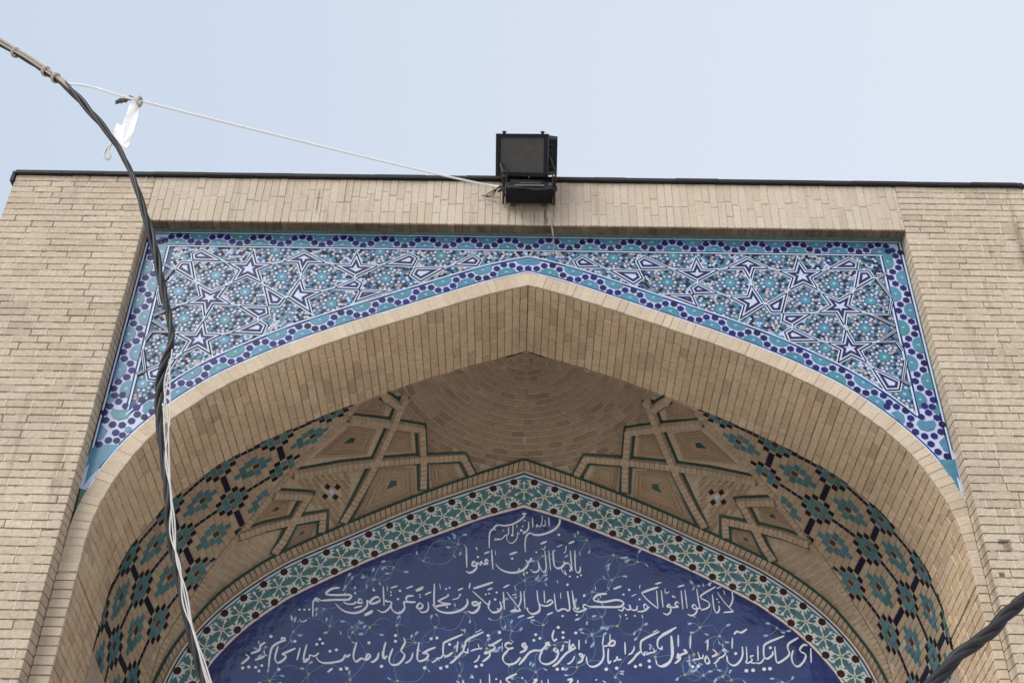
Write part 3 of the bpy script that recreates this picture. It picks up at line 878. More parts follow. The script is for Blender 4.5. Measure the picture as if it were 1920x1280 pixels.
for s in (1, -1):                                  # gaps left in the narrow feet: turquoise and cobalt pieces
    cs = [Vector((i_.c.x, i_.c.z)) for i_ in hexes if i_.c.x*s > 2.2 and i_.c.z < 7.0]
    lc = [[(v_.x, v_.z) for v_ in i_.v[-(len(i_.v)//3):]] for i_ in lobes if i_.c.x*s > 2.2 and i_.c.z < 7.1]
    z_ = 6.40; k_ = 0
    while z_ < 6.84:
        x_ = 2.5
        while x_ < XR[s]-.04:
            p = Vector((x_*s, z_)); x_ += .017
            if not in_sp(p, s, .035) or arch_dist(p) < .048: continue
            if any((p-c_).length < .060 for c_ in cs) or any(inside((p.x+dx_, p.y+dz_), l_) for l_ in lc for dx_, dz_ in ((0,0),(.024,0),(-.024,0),(0,.024),(0,-.024))): continue
            if abs(arch_dist(p)-.16) < .02 and p.y > 6.72 or abs(XR[s]-.183-x_) < .02 and p.y > 6.72: continue
            k_ += 1; cs.append(p)
            (lobes if k_ % 3 == 0 else hexes).append(flat([(p.x+.029*math.cos(q*math.pi/3+.3), p.y+.029*math.sin(q*math.pi/3+.3)) for q in range(6)], Y0-.0096, M['teal' if k_ % 3 == 0 else 'navy'], .005))
        z_ += .017
v, f = join(bandb); mesh_obj('border_ground', v, f, M['white'], spand)
v, f = join(lines_w); mesh_obj('border_line', v, f, M['wline'], spand)
v, f = join(lines_d); mesh_obj('border_line', v, f, M['navy'], spand)
pieces('cobalt_tile', hexes, spand, 'cobalt_chips', 300)
pieces('turquoise_tile', lobes, spand, 'turquoise_chips', 300)

# strapwork of the field, traced on the right half
def Z(name, s):
    ox, oy, k = {'0': (1100,440,8), '1': (1320,440,8), '2': (1520,440,8), '3': (1460,540,8), '4': (1540,640,8), 'c': (840,400,6.4)}[name]
    out = []
    for t in s.split():
        a, b = t.split(','); out.append((ox+float(a)/k, oy+float(b)/k))
    return out
stars = [
 Z('1', '1405,365 1530,545 1795,545 1610,655 1722,848 1490,738 1268,845 1330,650 1100,545 1355,545'),
 Z('3', '640,76 895,185 1107,72 1060,260 1275,380 1015,376 990,588 865,376 575,378 775,258'),
 Z('3', '1005,620 1130,825 1430,825 1220,940 1338,1140 1090,1018 883,1135 925,935 710,825 965,822'),
 Z('1', '705,752 895,1045 543,1265 600,1062 365,935 650,922'),
 Z('1', '645,345 990,518 745,518 695,692 590,518 318,516'),
 Z('0', '1640,352 1735,525 1995,532 1660,705 1305,530 1570,525'),
]
kites = [
 Z('0', '860,332 1245,512 810,522 748,400'), Z('0', '325,530 780,545 842,662 700,752'),
 Z('0', '1660,733 1985,888 1605,900 1555,800'), Z('0', '1180,905 1580,905 1660,1085'),
 Z('c', '1610,513 1845,652 1560,655 1513,580'),
 Z('1', '1245,868 1170,1172 1010,1168 925,1052'), Z('3', '498,388 68,393 48,500 200,572'),
 Z('3', '198,602 608,797 138,805 82,665'), Z('2', '565,358 708,430 692,525 252,525'),
 Z('2', '710,548 872,550 952,662 658,834'), 
 Z('4', '748,388 1195,600 1170,733 968,742'),
]
bars = [('2','1125,592 985,665 1205,950'),('3','1690,215 1650,406 1385,405 1730,570'),('3','1482,813 1745,650'),('3','1482,813 1765,812 1850,935'),('4','1262,300 1218,600 1330,652')]
links = [('1','1795,545','2','252,525'),('1','1722,848','3','640,76'),('1','1268,845','1','1245,868'),('1','990,518','1','1100,545'),
 ('0','1995,532','1','318,516'),('0','1245,512','0','1305,530'),('1','695,692','1','705,752'),('1','895,1045','1','925,1052'),('0','1985,888','1','365,935'),
 ('3','498,388','3','575,378'),('3','608,797','3','710,825'),('3','990,588','3','1005,620'),('3','1430,825','3','1482,813'),('3','1107,72','2','658,834'),
 ('3','1275,380','3','1385,405'),('3','200,572','3','198,602'),('2','952,662','2','985,665'),('3','1338,1140','4','748,388'),('0','1660,705','0','1660,733'),('c','1845,652','0','325,530')]
def offset(pts, d):
    A = sum(a.x*b.y-b.x*a.y for a, b in zip(pts, pts[1:]+pts[:1])); sg = 1 if A > 0 else -1
    out = []; n_ = len(pts)
    for i in range(n_):
        a, b, c = pts[i-1], pts[i], pts[(i+1) % n_]
        t1, t2 = (b-a).normalized(), (c-b).normalized(); n1 = Vector((t1.y, -t1.x))*sg; n2 = Vector((t2.y, -t2.x))*sg
        m_ = n1+n2; k = m_.dot(n1)
        out.append(b+m_/max(k, .12)*d)
    for i in range(n_):
        if (out[i]-out[i-1]).dot(pts[i]-pts[i-1]) <= 0: return None
    return out
def nested(poly, s, scales):
    pts = [w2(q, s) for q in poly]; c = sum(pts, Vector((0, 0)))/len(pts)
    V, F, MI, ms = [], [], [], []
    for k, (sc_, mn) in enumerate(scales):
        q = offset(pts, sc_) if sc_ else pts
        if q is None: q = [c+(p-c)*{-.0085: .78, -.0215: .52, -.0440: .24}.get(sc_, 1) for p in pts]
        if mn not in ms: ms.append(mn)
        v, f = prism([Vector((a.x, Y0-.005-.0016*k, a.y)) for a in q], Vector((0, -1, 0)), .004, .0004)
        b = len(V); V += v; F += [tuple(b+i for i in t) for t in f]; MI += [ms.index(mn)]*len(f)
    return Item(V, F, [M[a] for a in ms], MI)
st_items, kt_items, ln = [], [], []
for s in (1, -1):
    LAY = [(.013,'wline'),(.0040,'black'),(-.0085,'white'),(-.0215,'cobalt'),(-.0440,'white')]
    for p_ in stars: st_items.append(nested(p_, s, LAY))
    for p_ in kites: kt_items.append(nested(p_, s, LAY))
    for (za, a) in bars:
        pp = [w2(q, s) for q in Z(za, a)]
        for p, q in zip(pp, pp[1:]):
            t = (q-p).normalized(); nn = Vector((-t.y, t.x)); p = p-t*.008; q = q+t*.008
            for hw, dy, m_ in ((.018, .0100, 'black'), (.0105, .0116, 'white'), (.0035, .0130, 'black')):
                ln.append(flat([tuple(p+nn*hw), tuple(q+nn*hw), tuple(q-nn*hw), tuple(p-nn*hw)], Y0-dy-random.random()*.0005, M[m_], .004))
    for (za, a, zb, b) in links:
        p, q = w2(Z(za, a)[0], s), w2(Z(zb, b)[0], s); t = (q-p)
        if t.length < 1e-4: continue
        t.normalize(); nn = Vector((-t.y, t.x))*.0055; p = p-t*.02; q = q+t*.02
        ln.append(flat([tuple(p+nn), tuple(q+nn), tuple(q-nn), tuple(p-nn)], Y0-.0135, M['wline'], .004))
pieces('star_tile', st_items, spand); pieces('kite_tile', kt_items, spand); pieces('strap_tile', ln, spand)

# small chips between the straps: rosettes with a bright heart and a scatter of pink, black and turquoise
cent = Z('1', '395,720 980,730 1520,975 245,1120 60,250 1060,1160')+Z('2', '350,735 900,990')+Z('3', '690,600 1295,600 1585,1035 640,1230 700,900')+Z('0', '1210,715 400,350 1300,310')+Z('1', '1080,330')+Z('4', '1250,790')
chips = []; heart = []
def field_ok(p, s):
    x_ = p.x*s
    if p.y > ZT-.168 or x_ > XR[s]-.205 or x_ < 0: return False
    z_ = arch_z(x_); return z_ > 0 and p.y > z_ and arch_dist(p) > .182
for s in (1, -1):
    cw = [w2(c, s) for c in cent]; used = []
    def dot(p, r, m, lift=.0018, sides=6):
        r *= 1.14
        chips.append(flat([(p.x+r*math.cos(q*2*math.pi/sides+.2), p.y+r*math.sin(q*2*math.pi/sides+.2)) for q in range(sides)], Y0-lift, M[m], .0018, .0003))
    for c in cw:
        if not field_ok(c, s): continue
        heart.append(flat([(c.x+.046*math.cos(q*math.pi/5), c.y+.046*math.sin(q*math.pi/5)) for q in range(10)], Y0-.0022, M['teal'], .002))
        heart.append(flat([(c.x+.015*math.cos(q*math.pi/4), c.y+.015*math.sin(q*math.pi/4)) for q in range(8)], Y0-.0036, M['lteal'], .002))
        for r_, n_, ks, ph, rr in ((.066, 10, ['white','pink'], 0, .0125), (.094, 10, ['black','pink','teal'], .31, .012), (.118, 20, ['pink','black','pink','white'], 0, .0115), (.146, 10, ['teal','pink'], .1, .014)):
            for q in range(n_):
                an = q*2*math.pi/n_+ph; p = c+Vector((math.cos(an), math.sin(an)))*r_
                if field_ok(p, s) and all((p-u).length > .021 for u in used): dot(p, rr, ks[q % len(ks)]); used.append(p)
    # fill the rest
    grid = {}
    def near(p):
        a, b = int(p.x//.03), int(p.y//.03)
        return any((p-u).length < .0235 for i in (-1,0,1) for j in (-1,0,1) for u in grid.get((a+i, b+j), []))
    for u in used: grid.setdefault((int(u.x//.03), int(u.y//.03)), []).append(u)
    row = 0; z_ = 6.2
    while z_ < ZT-.16:
        x_ = 0.005+(row % 2)*.0135
        while x_ < 3.1:
            p = Vector((x_*s+jit(.003), z_+jit(.003)))
            if field_ok(p, s) and all((p-c).length > .052 for c in cw) and not near(p):
                dot(p, .0125, random.choice(['pink','pink','teal','black','white','teal','pink','teal','black','white','navy'])); grid.setdefault((int(p.x//.03), int(p.y//.03)), []).append(p)
            x_ += .027
        z_ += .0235; row += 1
# turquoise ground of the field
V, Fc = [], []
for s in (1, -1):
    b0 = len(V)
    for i in range(81):
        x_ = i/80*(XR[s]-.185); z_ = arch_z(x_)
        V += [Vector((x_*s, Y0-.0008, min(z_+.05, ZT-.15))), Vector((x_*s, Y0-.0008, ZT-.15))]
    for i in range(80): Fc.append((b0+2*i, b0+2*i+1, b0+2*i+3, b0+2*i+2))
mesh_obj('field_ground', V, Fc, M['field'], spand)
pieces('rosette_tile', heart, spand)
o = pieces('mosaic_chips', chips, spand, 'mosaic_chips', 0)

# ------------------------------------------------------------------ inscription
sign = empty('inscription_panel', (0, YP, 3), 'cobalt blue tile panel with four lines of white calligraphy at the back of the niche', 'inscription')
V, Fc = [], []
for s in (1, -1):
    b0 = len(V)
    for i in range(101):
        q = Bi.at(i/100*Bi.L); V += [Vector((q.x*s, YP, q.y)), Vector((0, YP, q.y))]
    for i in range(100): Fc.append((b0+2*i, b0+2*i+1, b0+2*i+3, b0+2*i+2))
mesh_obj('blue_ground', V, Fc, M['blue'], sign)
# border: bright lines, white ground, turquoise petals and brown rosettes
V, F = [], []
def bb(t, n, s):
    a = Bi.at(t*Bi.L); b = Bo.at(t*Bo.L); q = a.lerp(b, n); return Vector((q.x*s, q.y))
def bstrip(n0, n1, Y, N=160):
    V, F = [], []
    for s in (1, -1):
        b0 = len(V)
        for i in range(N+1):
            a, b = bb(i/N, n0, s), bb(i/N, n1, s)
            V += [Vector((a.x, Y, a.y)), Vector((b.x, Y, b.y)), Vector((a.x, Y+.01, a.y)), Vector((b.x, Y+.01, b.y))]
        for i in range(N):
            a = b0+4*i; b = a+4; F += [(a, a+1, b+1, b), (a, b, b+2, a+2), (a+1, a+3, b+3, b+1)]
    return V, F
mesh_obj('border_ground', *bstrip(.0, 1.0, YP-.008), M['mteal'], sign)
mesh_obj('border_line', *bstrip(-.045, .03, YP-.014), M['ptline'], sign)
mesh_obj('border_line', *bstrip(.97, 1.03, YP-.014), M['wline'], sign)
mesh_obj('border_line', *bstrip(1.03, 1.10, YP-.012), M['green'], sign)
mesh_obj('border_line', *bstrip(1.10, 1.16, YP-.016), M['ptline'], sign)
pet, ros, spk = [], [], []
unit = .200; Lm = (Bi.L+Bo.L)/2; n = round(Lm/unit)
for s in (1, -1):
    for k in range(0, n):
        t0 = (k+.0)/n
        if k == 0 and s < 0: pass
        c = bb(t0, .5, 1); tn = (bb(min(t0+.01, 1), .5, 1)-bb(max(t0-.01, 0) if k else 0, .5, 1)).normalized(); nn = Vector((-tn.y, tn.x))
        if k == 0: tn, nn = Vector((1, 0)), Vector((0, 1))
        def loc(a, b): q = c+tn*a+nn*b; return (q.x*s, q.y)
        if k or s > 0:
            for q in range(6):                   # white spokes between six petals
                an = q*math.pi/3+math.pi/6
                pts = [(.012, -.007), (.055, -.0035), (.088, -.015), (.105, 0), (.088, .015), (.055, .0035), (.012, .007)]
                pp = [loc(a*math.cos(an)-b*math.sin(an), a*math.sin(an)+b*math.cos(an)) for a, b in pts]
                spk.append(flat(pp, YP-.0135, M['bwhite'], .006, .0006))
                an += math.pi/6; pts = [(.022, -.010), (.042, -.026), (.070, -.024), (.086, 0), (.070, .024), (.042, .026), (.022, .010)]
                pet.append(flat([loc(a*math.cos(an)-b*math.sin(an), a*math.sin(an)+b*math.cos(an)) for a, b in pts], YP-.0115, M['mteal'], .006, .0015))
            pet.append(flat([loc(.014*math.cos(q*math.pi/3), .014*math.sin(q*math.pi/3)) for q in range(6)], YP-.015, M['yellow'], .006, .001))
        for nv in (.885, .115):
            tt = (k+.5)/n
            if tt > 1: continue
            c2 = bb(tt, nv, 1)
            t2 = (bb(min(tt+.01, 1), .5, 1)-bb(tt-.01, .5, 1)).normalized(); n2 = Vector((-t2.y, t2.x)); w_s = []
            up = 1 if nv < .5 else -1
            for q in range(15):                   # white star behind the brown heart, cut by the border line
                an = math.pi*(q-1)/12*1.0; rr_ = .082 if q % 2 else .046
                p = c2+t2*rr_*math.cos(an)+n2*max(rr_*math.sin(an), -.03)*up; w_s.append((p.x*s, p.y))
            spk.append(flat(w_s, YP-.0130, M['bwhite'], .006, .0006))
            r = .038
            ros.append(flat([((c2.x+r*(1 if q % 2 else .84)*math.cos(q*math.pi/8+.2))*s, c2.y+r*(1 if q % 2 else .84)*math.sin(q*math.pi/8+.2)) for q in range(16)], YP-.0150, M['brown'], .006, .001))
pieces('star_tile', spk, sign, 'star_chips', 300)
pieces('petal_tile', pet, sign, 'petal_chips', 300); pieces('rosette_tile', ros, sign)

# pen strokes, traced line by line from the photograph (crop origin, scale)
def pen(pts2, w_, nib=(.62, .78), wmin=.38):
    """ribbon drawn with a slanted reed pen; pts2 in photo px"""
    sm = catmull([Vector(p) for p in pts2], 5) if len(pts2) > 2 else [Vector(pts2[0]).lerp(Vector(pts2[1]), i/4) for i in range(5)]
    nb_ = Vector(nib).normalized(); L, Rr = [], []
    n_ = len(sm)
    for i, p in enumerate(sm):
        t = (sm[min(i+1, n_-1)]-sm[max(i-1, 0)])
        if t.length < 1e-6: t = Vector((1, 0))
        t.normalize(); pr = Vector((-t.y, t.x)); k = wmin+(1-wmin)*abs(t.x*nb_.y-t.y*(-nb_.x)) if False else wmin+(1-wmin)*abs(pr.dot(nb_))
        e = min(1, (min(i, n_-1-i)+.9)/3.0)
        hw = w_*k*.5*(.45+.55*e)
        L.append(p+pr*hw); Rr.append(p-pr*hw)
    return L, Rr
def write(name, ox, oy, k, strokes, dots, w_, acc, thin=.6):
    V, F = acc
    def put(q, y): 
        p = P(ox+q[0]/k, oy+q[1]/k, YP); return Vector((p.x, YP-y, p.z))
    for st in strokes.split(';'):
        st = st.strip()
        if not st: continue
        ww = w_
        if st[0] == '*': ww = w_*1.3; st = st[1:]
        elif st[0] == '-': ww = w_*thin; st = st[1:]
        pts = [tuple(map(float, t.split(','))) for t in st.split()]
        Ls, Rs = pen(pts, ww); lay = .004+random.random()*.0012
        b0 = len(V)
        for ii, (a, b) in enumerate(zip(Ls, Rs)): V += [put(a, lay+ii*2.3e-5), put(b, lay+ii*2.3e-5), put(a, .0), put(b, .0)]
        for i in range(len(Ls)-1):
            a = b0+4*i; b = a+4; F += [(a, a+1, b+1, b), (a, b, b+2, a+2), (a+1, a+3, b+3, b+1)]
    for d in dots.split():
        a, b, r = map(float, d.split(',')); b0 = len(V)
        ly = .0065+random.random()*.002
        for q in range(8):
            an = q*math.pi/4; V.append(put((a+r*math.cos(an), b+r*.95*math.sin(an)), ly))
        F.append(tuple(b0+q for q in range(8)))
def lettering(blocks):
    acc = ([], [])
    for b in blocks: write('', *b, acc)
    mesh_obj('lettering', acc[0], acc[1], M['script'], sign)
lettering([(840, 940, 6.857,
 '''1010,155 960,158 985,180 955,215 900,255 830,290 740,310 650,300;650,300 615,312 590,345 612,365 590,350 555,375 535,415 530,490 532,600;
 *1440,225 1428,290 1380,350 1300,395 1200,425 1110,428 1060,400;1060,400 1020,425 1000,470 990,545 996,650;1295,205 1302,318;-1245,235 1250,290 1225,318 1200,282 1190,322 1160,312 1135,325 1150,285;-1205,180 1212,240 1200,275;
 1085,205 1092,335;1035,260 1035,340 1000,390 960,412;-1000,400 950,375 930,385;-900,390 920,420 895,405 890,460 860,510 812,535 770,512 755,470 762,430;-890,300 885,335;835,300 830,430;780,330 778,420;-778,420 735,435 690,480 640,490 595,495;-720,370 700,378''',
 '1425,430,18 940,370,16 960,320,12 985,245,12 825,435,18 612,488,15 650,482,13', 21),
 ])
lettering([(840, 940, 6.857,
 '''1630,625 1633,760 1640,870 1665,912 1697,895 1702,838;1572,630 1582,760 1598,895;-1520,565 1510,640 1488,662;-1545,690 1500,715;*1350,640 1362,800 1395,852 1450,850 1495,800 1490,765;1450,850 1480,905 1520,938 1495,880;1490,800 1550,795 1580,860 1560,900;
 -1400,585 1472,553;*1552,540 1625,508;1295,630 1320,880;1245,630 1262,840 1240,905 1195,870 1155,762;1155,762 1170,870 1130,905 1085,900 1062,868;*1188,545 1268,512;-1195,600 1225,615 1245,595 1252,568;-1160,940 1160,980;
 -1690,640 1705,700;*1075,722 1050,768 1022,780 1000,748 1028,800 990,860 920,900 830,915 740,900 665,862 610,800;*790,680 888,648;*560,620 577,872;-605,630 615,690;465,670 532,643;
 *520,775 500,742 478,772 510,792 460,802 430,772 415,812 390,790 350,822 310,822 330,772 370,800 362,858 320,900 270,915 230,890;-375,590 370,630;*235,592 242,850''',
 '1665,970,14 1708,950,14 1565,965,14 1135,655,14 975,937,15 1015,917,14 825,735,17 385,715,17 365,600,11', 22)])
lettering([(1060, 1080, 5.647,
 '''1610,170 1680,270 1755,350 1772,372 1675,382;1765,162 1770,255 1735,330;-1600,130 1655,105;-1675,150 1690,195;1555,190 1575,340 1600,385 1628,360 1628,310;1590,110 1430,212 1512,270 1522,318 1470,348 1425,330 1390,130;
 1425,335 1370,345 1342,322 1368,300 1395,350 1372,400 1330,415 1295,400;-1455,75 1465,110;-1365,110 1345,150;1265,140 1290,340;1225,150 1245,350;1190,112 1258,93;1205,292 1182,270 1160,300 1195,320 1130,328 1102,298 1075,320 1115,332 1110,380 1075,405 1035,390;
 1015,150 1035,330;-1055,130 1060,180 1100,162;965,150 980,335;*985,115 895,142 808,175;*805,180 880,260 982,342;890,320 850,352 830,310 852,298 870,340 820,370 762,372;950,82 1015,65;-790,90 785,130;
 762,310 750,355 700,350 680,300 692,345 650,352 620,330 600,365 560,350;-700,212 750,188;*440,185 345,195 300,250 400,272 540,250 612,272 600,312 540,325 400,325 250,320;250,320 205,298 188,330 222,345 160,372 130,375 95,362 82,330;
 *510,135 592,105;70,150 100,300 122,350 145,330;20,160 45,330 25,365 0,350;-100,465 157,440;-320,110 318,150;-670,300 690,352''',
 '1605,245,9 1622,275,9 1525,95,12 1140,215,12 1160,225,8 675,145,14 785,245,12 640,412,11 735,420,11 650,448,9 615,195,12 200,205,16 120,410,11 20,95,12', 18.5),
 (800, 1080, 6.857,
 '''1870,190 1895,380 1920,425;1815,190 1840,400 1822,440 1790,425 1740,422 1690,445 1662,410 1640,220;-1720,210 1725,290;1545,495 1622,463;1510,185 1517,340;1418,180 1438,335 1500,378 1570,372 1622,330 1590,305 1540,340;*1440,330 1455,420 1420,467 1350,482 1300,440 1295,400;
 1295,540 1382,515;-1680,50 1685,90;1250,190 1265,420;1205,190 1212,300 1182,390;*1030,200 1110,310 1195,420 1190,440 1075,452;1075,452 1150,418;1170,530 1252,500;-1100,240 1160,232;-1130,120 1150,180;*985,200 1000,430;985,147 1062,108;
 *940,320 960,400 920,450 850,462 800,412 795,370;*852,75 720,120 600,157;*590,190 690,280 790,362 812,310;780,175 848,150;*700,330 660,362 600,372 590,340 642,330 680,370 650,440 590,470 528,448;*520,290 525,350 480,410 400,450 300,470 200,460 120,420 70,358;
 560,85 545,160;*100,95 100,365 180,372 312,355;140,322 200,290 275,255;150,320 220,345 312,352;-330,302 400,280 432,242;400,182 468,150;-165,95 180,165''',
 '1810,110,18 1748,512,16 880,300,18 900,210,15 760,235,13 802,225,13 275,245,16 262,400,15 430,240,15 250,165,14 295,150,14', 23),
 (540, 1080, 6.857,
 '''1800,330 1807,400 1780,450 1720,462 1680,430;1760,237 1842,200;*1690,338 1655,400 1712,412 1732,370 1690,338;1640,180 1742,132;1650,195 1738,155;*1615,250 1540,255 1518,300 1560,330 1642,330;*1560,330 1492,335 1500,400 1460,460 1400,472 1340,430 1325,370;
 1520,157 1608,123;*1225,130 1235,380;1270,300 1255,322 1330,330 1312,390 1270,440 1210,462 1150,430;-1275,125 1280,190;1320,150 1408,123;*1190,300 1150,265 1090,290 1050,345 1120,345 1192,308;*1050,345 1022,312 1015,380 960,440 860,472 760,460 680,420 612,350;
 *985,492 1092,440;985,508 1085,462;850,407 952,378;960,312 920,290 908,330 960,338 900,342 865,330 850,352 790,357 730,342 718,318;*662,145 560,162 488,228 640,240 805,238 800,280 760,300 600,302 430,312;*430,312 370,285 348,300 400,327;
 345,295 325,330 320,420 320,520;-740,125 710,185;850,160 872,133;*45,500 50,570;-245,560 200,582 160,572 150,548;-80,590 100,558;-120,575 135,590''',
 '1695,240,11 1700,270,11 1415,295,16 1440,190,18 1325,205,12 1325,245,12 1105,180,17 865,220,15 150,430,15 212,430,15 275,428,15', 22)])
lettering([(1240, 1170, 6.0,
 '''*1680,268 1685,432;*1642,238 1600,230 1558,278 1575,310 1622,340 1610,400 1560,462 1515,470 1478,430 1465,360 1482,290;*1540,150 1440,210 1420,260 1440,330 1400,380 1320,430 1290,400 1275,248;*1382,128 1180,215 1150,280 1160,370 1200,382 1250,340 1250,300;
 1160,370 1130,420 1090,438 1060,422;*1085,240 1087,410;1040,350 1000,362 1022,400 980,432 950,428 962,390 955,250;1060,440 1000,428;*910,248 912,350 870,430 810,462 750,422 735,350;*800,150 795,272;*815,112 850,80 900,92 962,53;
 722,280 690,290 722,320 692,360 640,382;700,268 732,290;660,370 622,420 588,440;*575,278 622,320 600,350 568,360;*510,350 490,400 510,440 542,420 510,350;*525,170 518,292;410,310 430,382 390,392 350,402;430,372 460,380 472,338;
 *330,120 323,270;-310,340 315,412;*282,290 250,290 290,312 220,342 180,382 190,330 212,370 200,402 150,440;*190,120 190,252;*115,128 132,290 120,370 80,430 20,462 0,465;*0,118 80,80 168,33''',
 '1225,265,19 1155,505,23 1220,500,23 955,522,23 1031,517,23 835,330,19 350,478,21 415,470,21', 19),
 (970, 1170, 6.62,
 '''*1905,140 1915,400 1870,490 1800,522 1740,500 1715,430;*1920,78 1770,160 1738,230 1750,290 1790,302 1792,268;1680,288 1702,340 1650,352 1598,377;-1702,340 1728,322;-1742,68 1675,100;*1762,88 1560,190 1530,250 1535,330 1570,382 1582,350;*1535,330 1480,380 1430,440 1372,492;
 1450,270 1447,310 1412,360 1378,372;*1335,220 1340,372;1292,430 1250,442 1240,400 1225,440 1192,462;*1130,300 1125,400 1132,482 1162,450;1150,120 1150,250;*1217,210 1180,202 1130,252 1190,262 1217,210;1130,260 1080,270 1058,240 1072,140;
 *1065,260 1070,400 1030,480 960,522 900,517 865,470 858,400;*765,190 765,310;*812,370 770,370 790,402 817,390 800,450 748,482;710,390 690,440 650,480 618,490;*650,190 640,320;*702,240 650,300 720,292 690,250;*720,292 620,350 560,410 500,480 438,522;
 *570,248 560,300 538,332;*482,290 450,320 490,342 502,310 500,390 460,450 380,492 310,482 278,440 285,380 312,330;*455,70 435,150 452,202 492,180;*402,220 350,240 402,262 380,240 300,320 220,322 150,350 80,430 20,502;*82,240 60,270 100,282 100,240 112,300 80,330 38,347;30,410 0,462''',
 '1635,455,22 1640,530,22 1465,525,22 1527,505,22 1232,545,23 1103,558,24 725,108,21 567,103,20 567,165,20 495,558,23 565,553,23 507,40,21 228,130,20 205,200,20 280,175,20', 21),
 (700, 1170, 6.62,
 '''1920,370 1870,440 1808,502;*1892,230 1850,250 1870,292 1907,270 1882,320 1818,352;*1722,240 1660,230 1638,270 1680,302 1742,290;*1680,310 1620,380 1608,430 1640,482 1700,497 1770,472 1827,410;-1600,225 1600,332;*1592,183 1480,250 1428,262;*1430,250 1502,270 1492,312 1408,352;
 *1412,330 1380,362 1442,350 1442,390 1402,430 1353,462;1320,380 1292,440 1248,472;1300,240 1320,302 1352,290;1320,300 1260,312 1208,332;-1347,63 1268,100;*1367,93 1170,190 1140,250 1120,330 1170,347 1172,300;*1120,330 1060,390 1000,450 953,482;
 *1050,208 1035,342;*1112,123 900,215 870,260 870,370 920,392 987,345;870,370 840,412 790,422 780,442 728,472;790,420 822,452;*772,283 680,320 608,362;*610,350 682,370 660,422 600,452 560,450 545,400 567,218;490,350 480,402 450,450 398,482;
 *375,160 395,220 370,270 345,330 387,370 370,430 310,492 240,502 203,470 200,410 242,298;*155,218 130,320 130,422 172,388;60,370 50,412 0,462''',
 '1425,140,22 1565,103,22 1275,525,22 1345,505,22 947,250,20 838,545,22 913,525,22 718,180,21 790,170,21 638,540,23 277,140,21 275,212,21 103,522,23', 21),
 (430, 1170, 6.62,
 '''*1900,330 1905,422;*1855,350 1840,412 1800,455 1758,467;*1582,218 1540,380 1570,462 1640,422 1702,440 1752,390 1720,370 1690,432;*1502,370 1460,402 1440,382 1400,442 1300,470 1170,477 1100,442 1085,408;*1220,592 1282,543;1112,350 1060,392 1000,382 990,422 950,462 920,460 972,420;
 *962,248 930,370 918,442;*880,288 840,442;*822,295 700,350 650,372;*650,370 702,390 682,430 620,472 580,462 570,402 605,268;*702,170 650,172 660,202 702,190 600,232 530,290 502,402 488,542;*447,223 390,260 370,320 268,362;430,320 440,370 472,390;
 *440,388 400,412 318,442;*200,370 242,402 212,442 148,492''',
 '1888,522,22 1735,230,21 1250,335,21 1330,318,21 1385,558,23 1460,550,23 1125,185,20 1087,250,20 1160,238,20 815,212,21 615,560,22 519,152,22 328,533,20 405,513,20 370,580,20 168,543,22 243,530,22', 21)])
lettering([(700, 1170, 6.62,
 '''*1780,610 1650,680 1702,728 1690,760;1440,612 1445,760;1330,680 1330,780;1110,690 1108,780;*1580,690 1580,780;1030,702 1062,728 1000,800;*1230,640 1245,670''',
 '1210,660,11 1235,660,11 1222,636,11 1525,680,13 1850,660,10', 22),
 (970, 1170, 6.62, '''300,690 312,780;380,680 392,780;*750,690 752,780;*620,690 682,680 640,740;*200,690 240,690 150,780;1060,700 1100,720''', '60,670,11 980,690,12', 22)])
# next line, mostly under the lower edge of the picture
# scrolling vines with blossoms
fl = []
def addf(ox, oy, k, s_):
    for t in s_.split():
        a, b = map(float, t.split(',')); fl.append((ox+a/k, oy+b/k))
addf(540,1080,6.857,'538,640 1050,655 832,720 1400,628 1895,655 465,420 1110,38')
addf(800,1080,6.857,'955,525 1260,55 1500,625'); addf(1060,1080,5.647,'385,430 550,525 795,560 1425,540 495,40 280,610')
addf(430,1170,6.62,'795,90 500,700 985,615 1500,685'); addf(700,1170,6.62,'300,700 1720,80'); addf(970,1170,6.62,'925,135 1215,655 230,590')
addf(1240,1170,6,'265,565 690,585 790,625 1360,650 655,130 1300,40'); addf(840,940,6.857,'130,550 1785,495')
for q_ in range(60):
    c_ = (random.uniform(480, 1500), random.uniform(1000, 1279))
    if all(math.dist(c_, o_) > 34 for o_ in fl): fl.append(c_)
fl += [(738,1063),(700,1086),(1150,1040),(1196,1053),(860,1020),(1010,1088),(1310,1098),(660,1175)]
stems, leaves, blo = [], [], []
def writep(st, w_, m, out, dy):
    acc = ([], []); write('', 0, 0, 1, st, '', w_, acc)
    for v_ in acc[0]: v_.y += dy
    out.append(Item(acc[0], acc[1], m))
rnd = random.Random(3)
def panel_in(px, py):
    p = P(px, py, YP); x_ = abs(p.x)
    zs = [a.y for a, b in zip(Bi.p, Bi.p[1:]) if a.x <= x_ <= b.x and b.x > a.x]
    return bool(zs) and p.z < zs[0]-.05
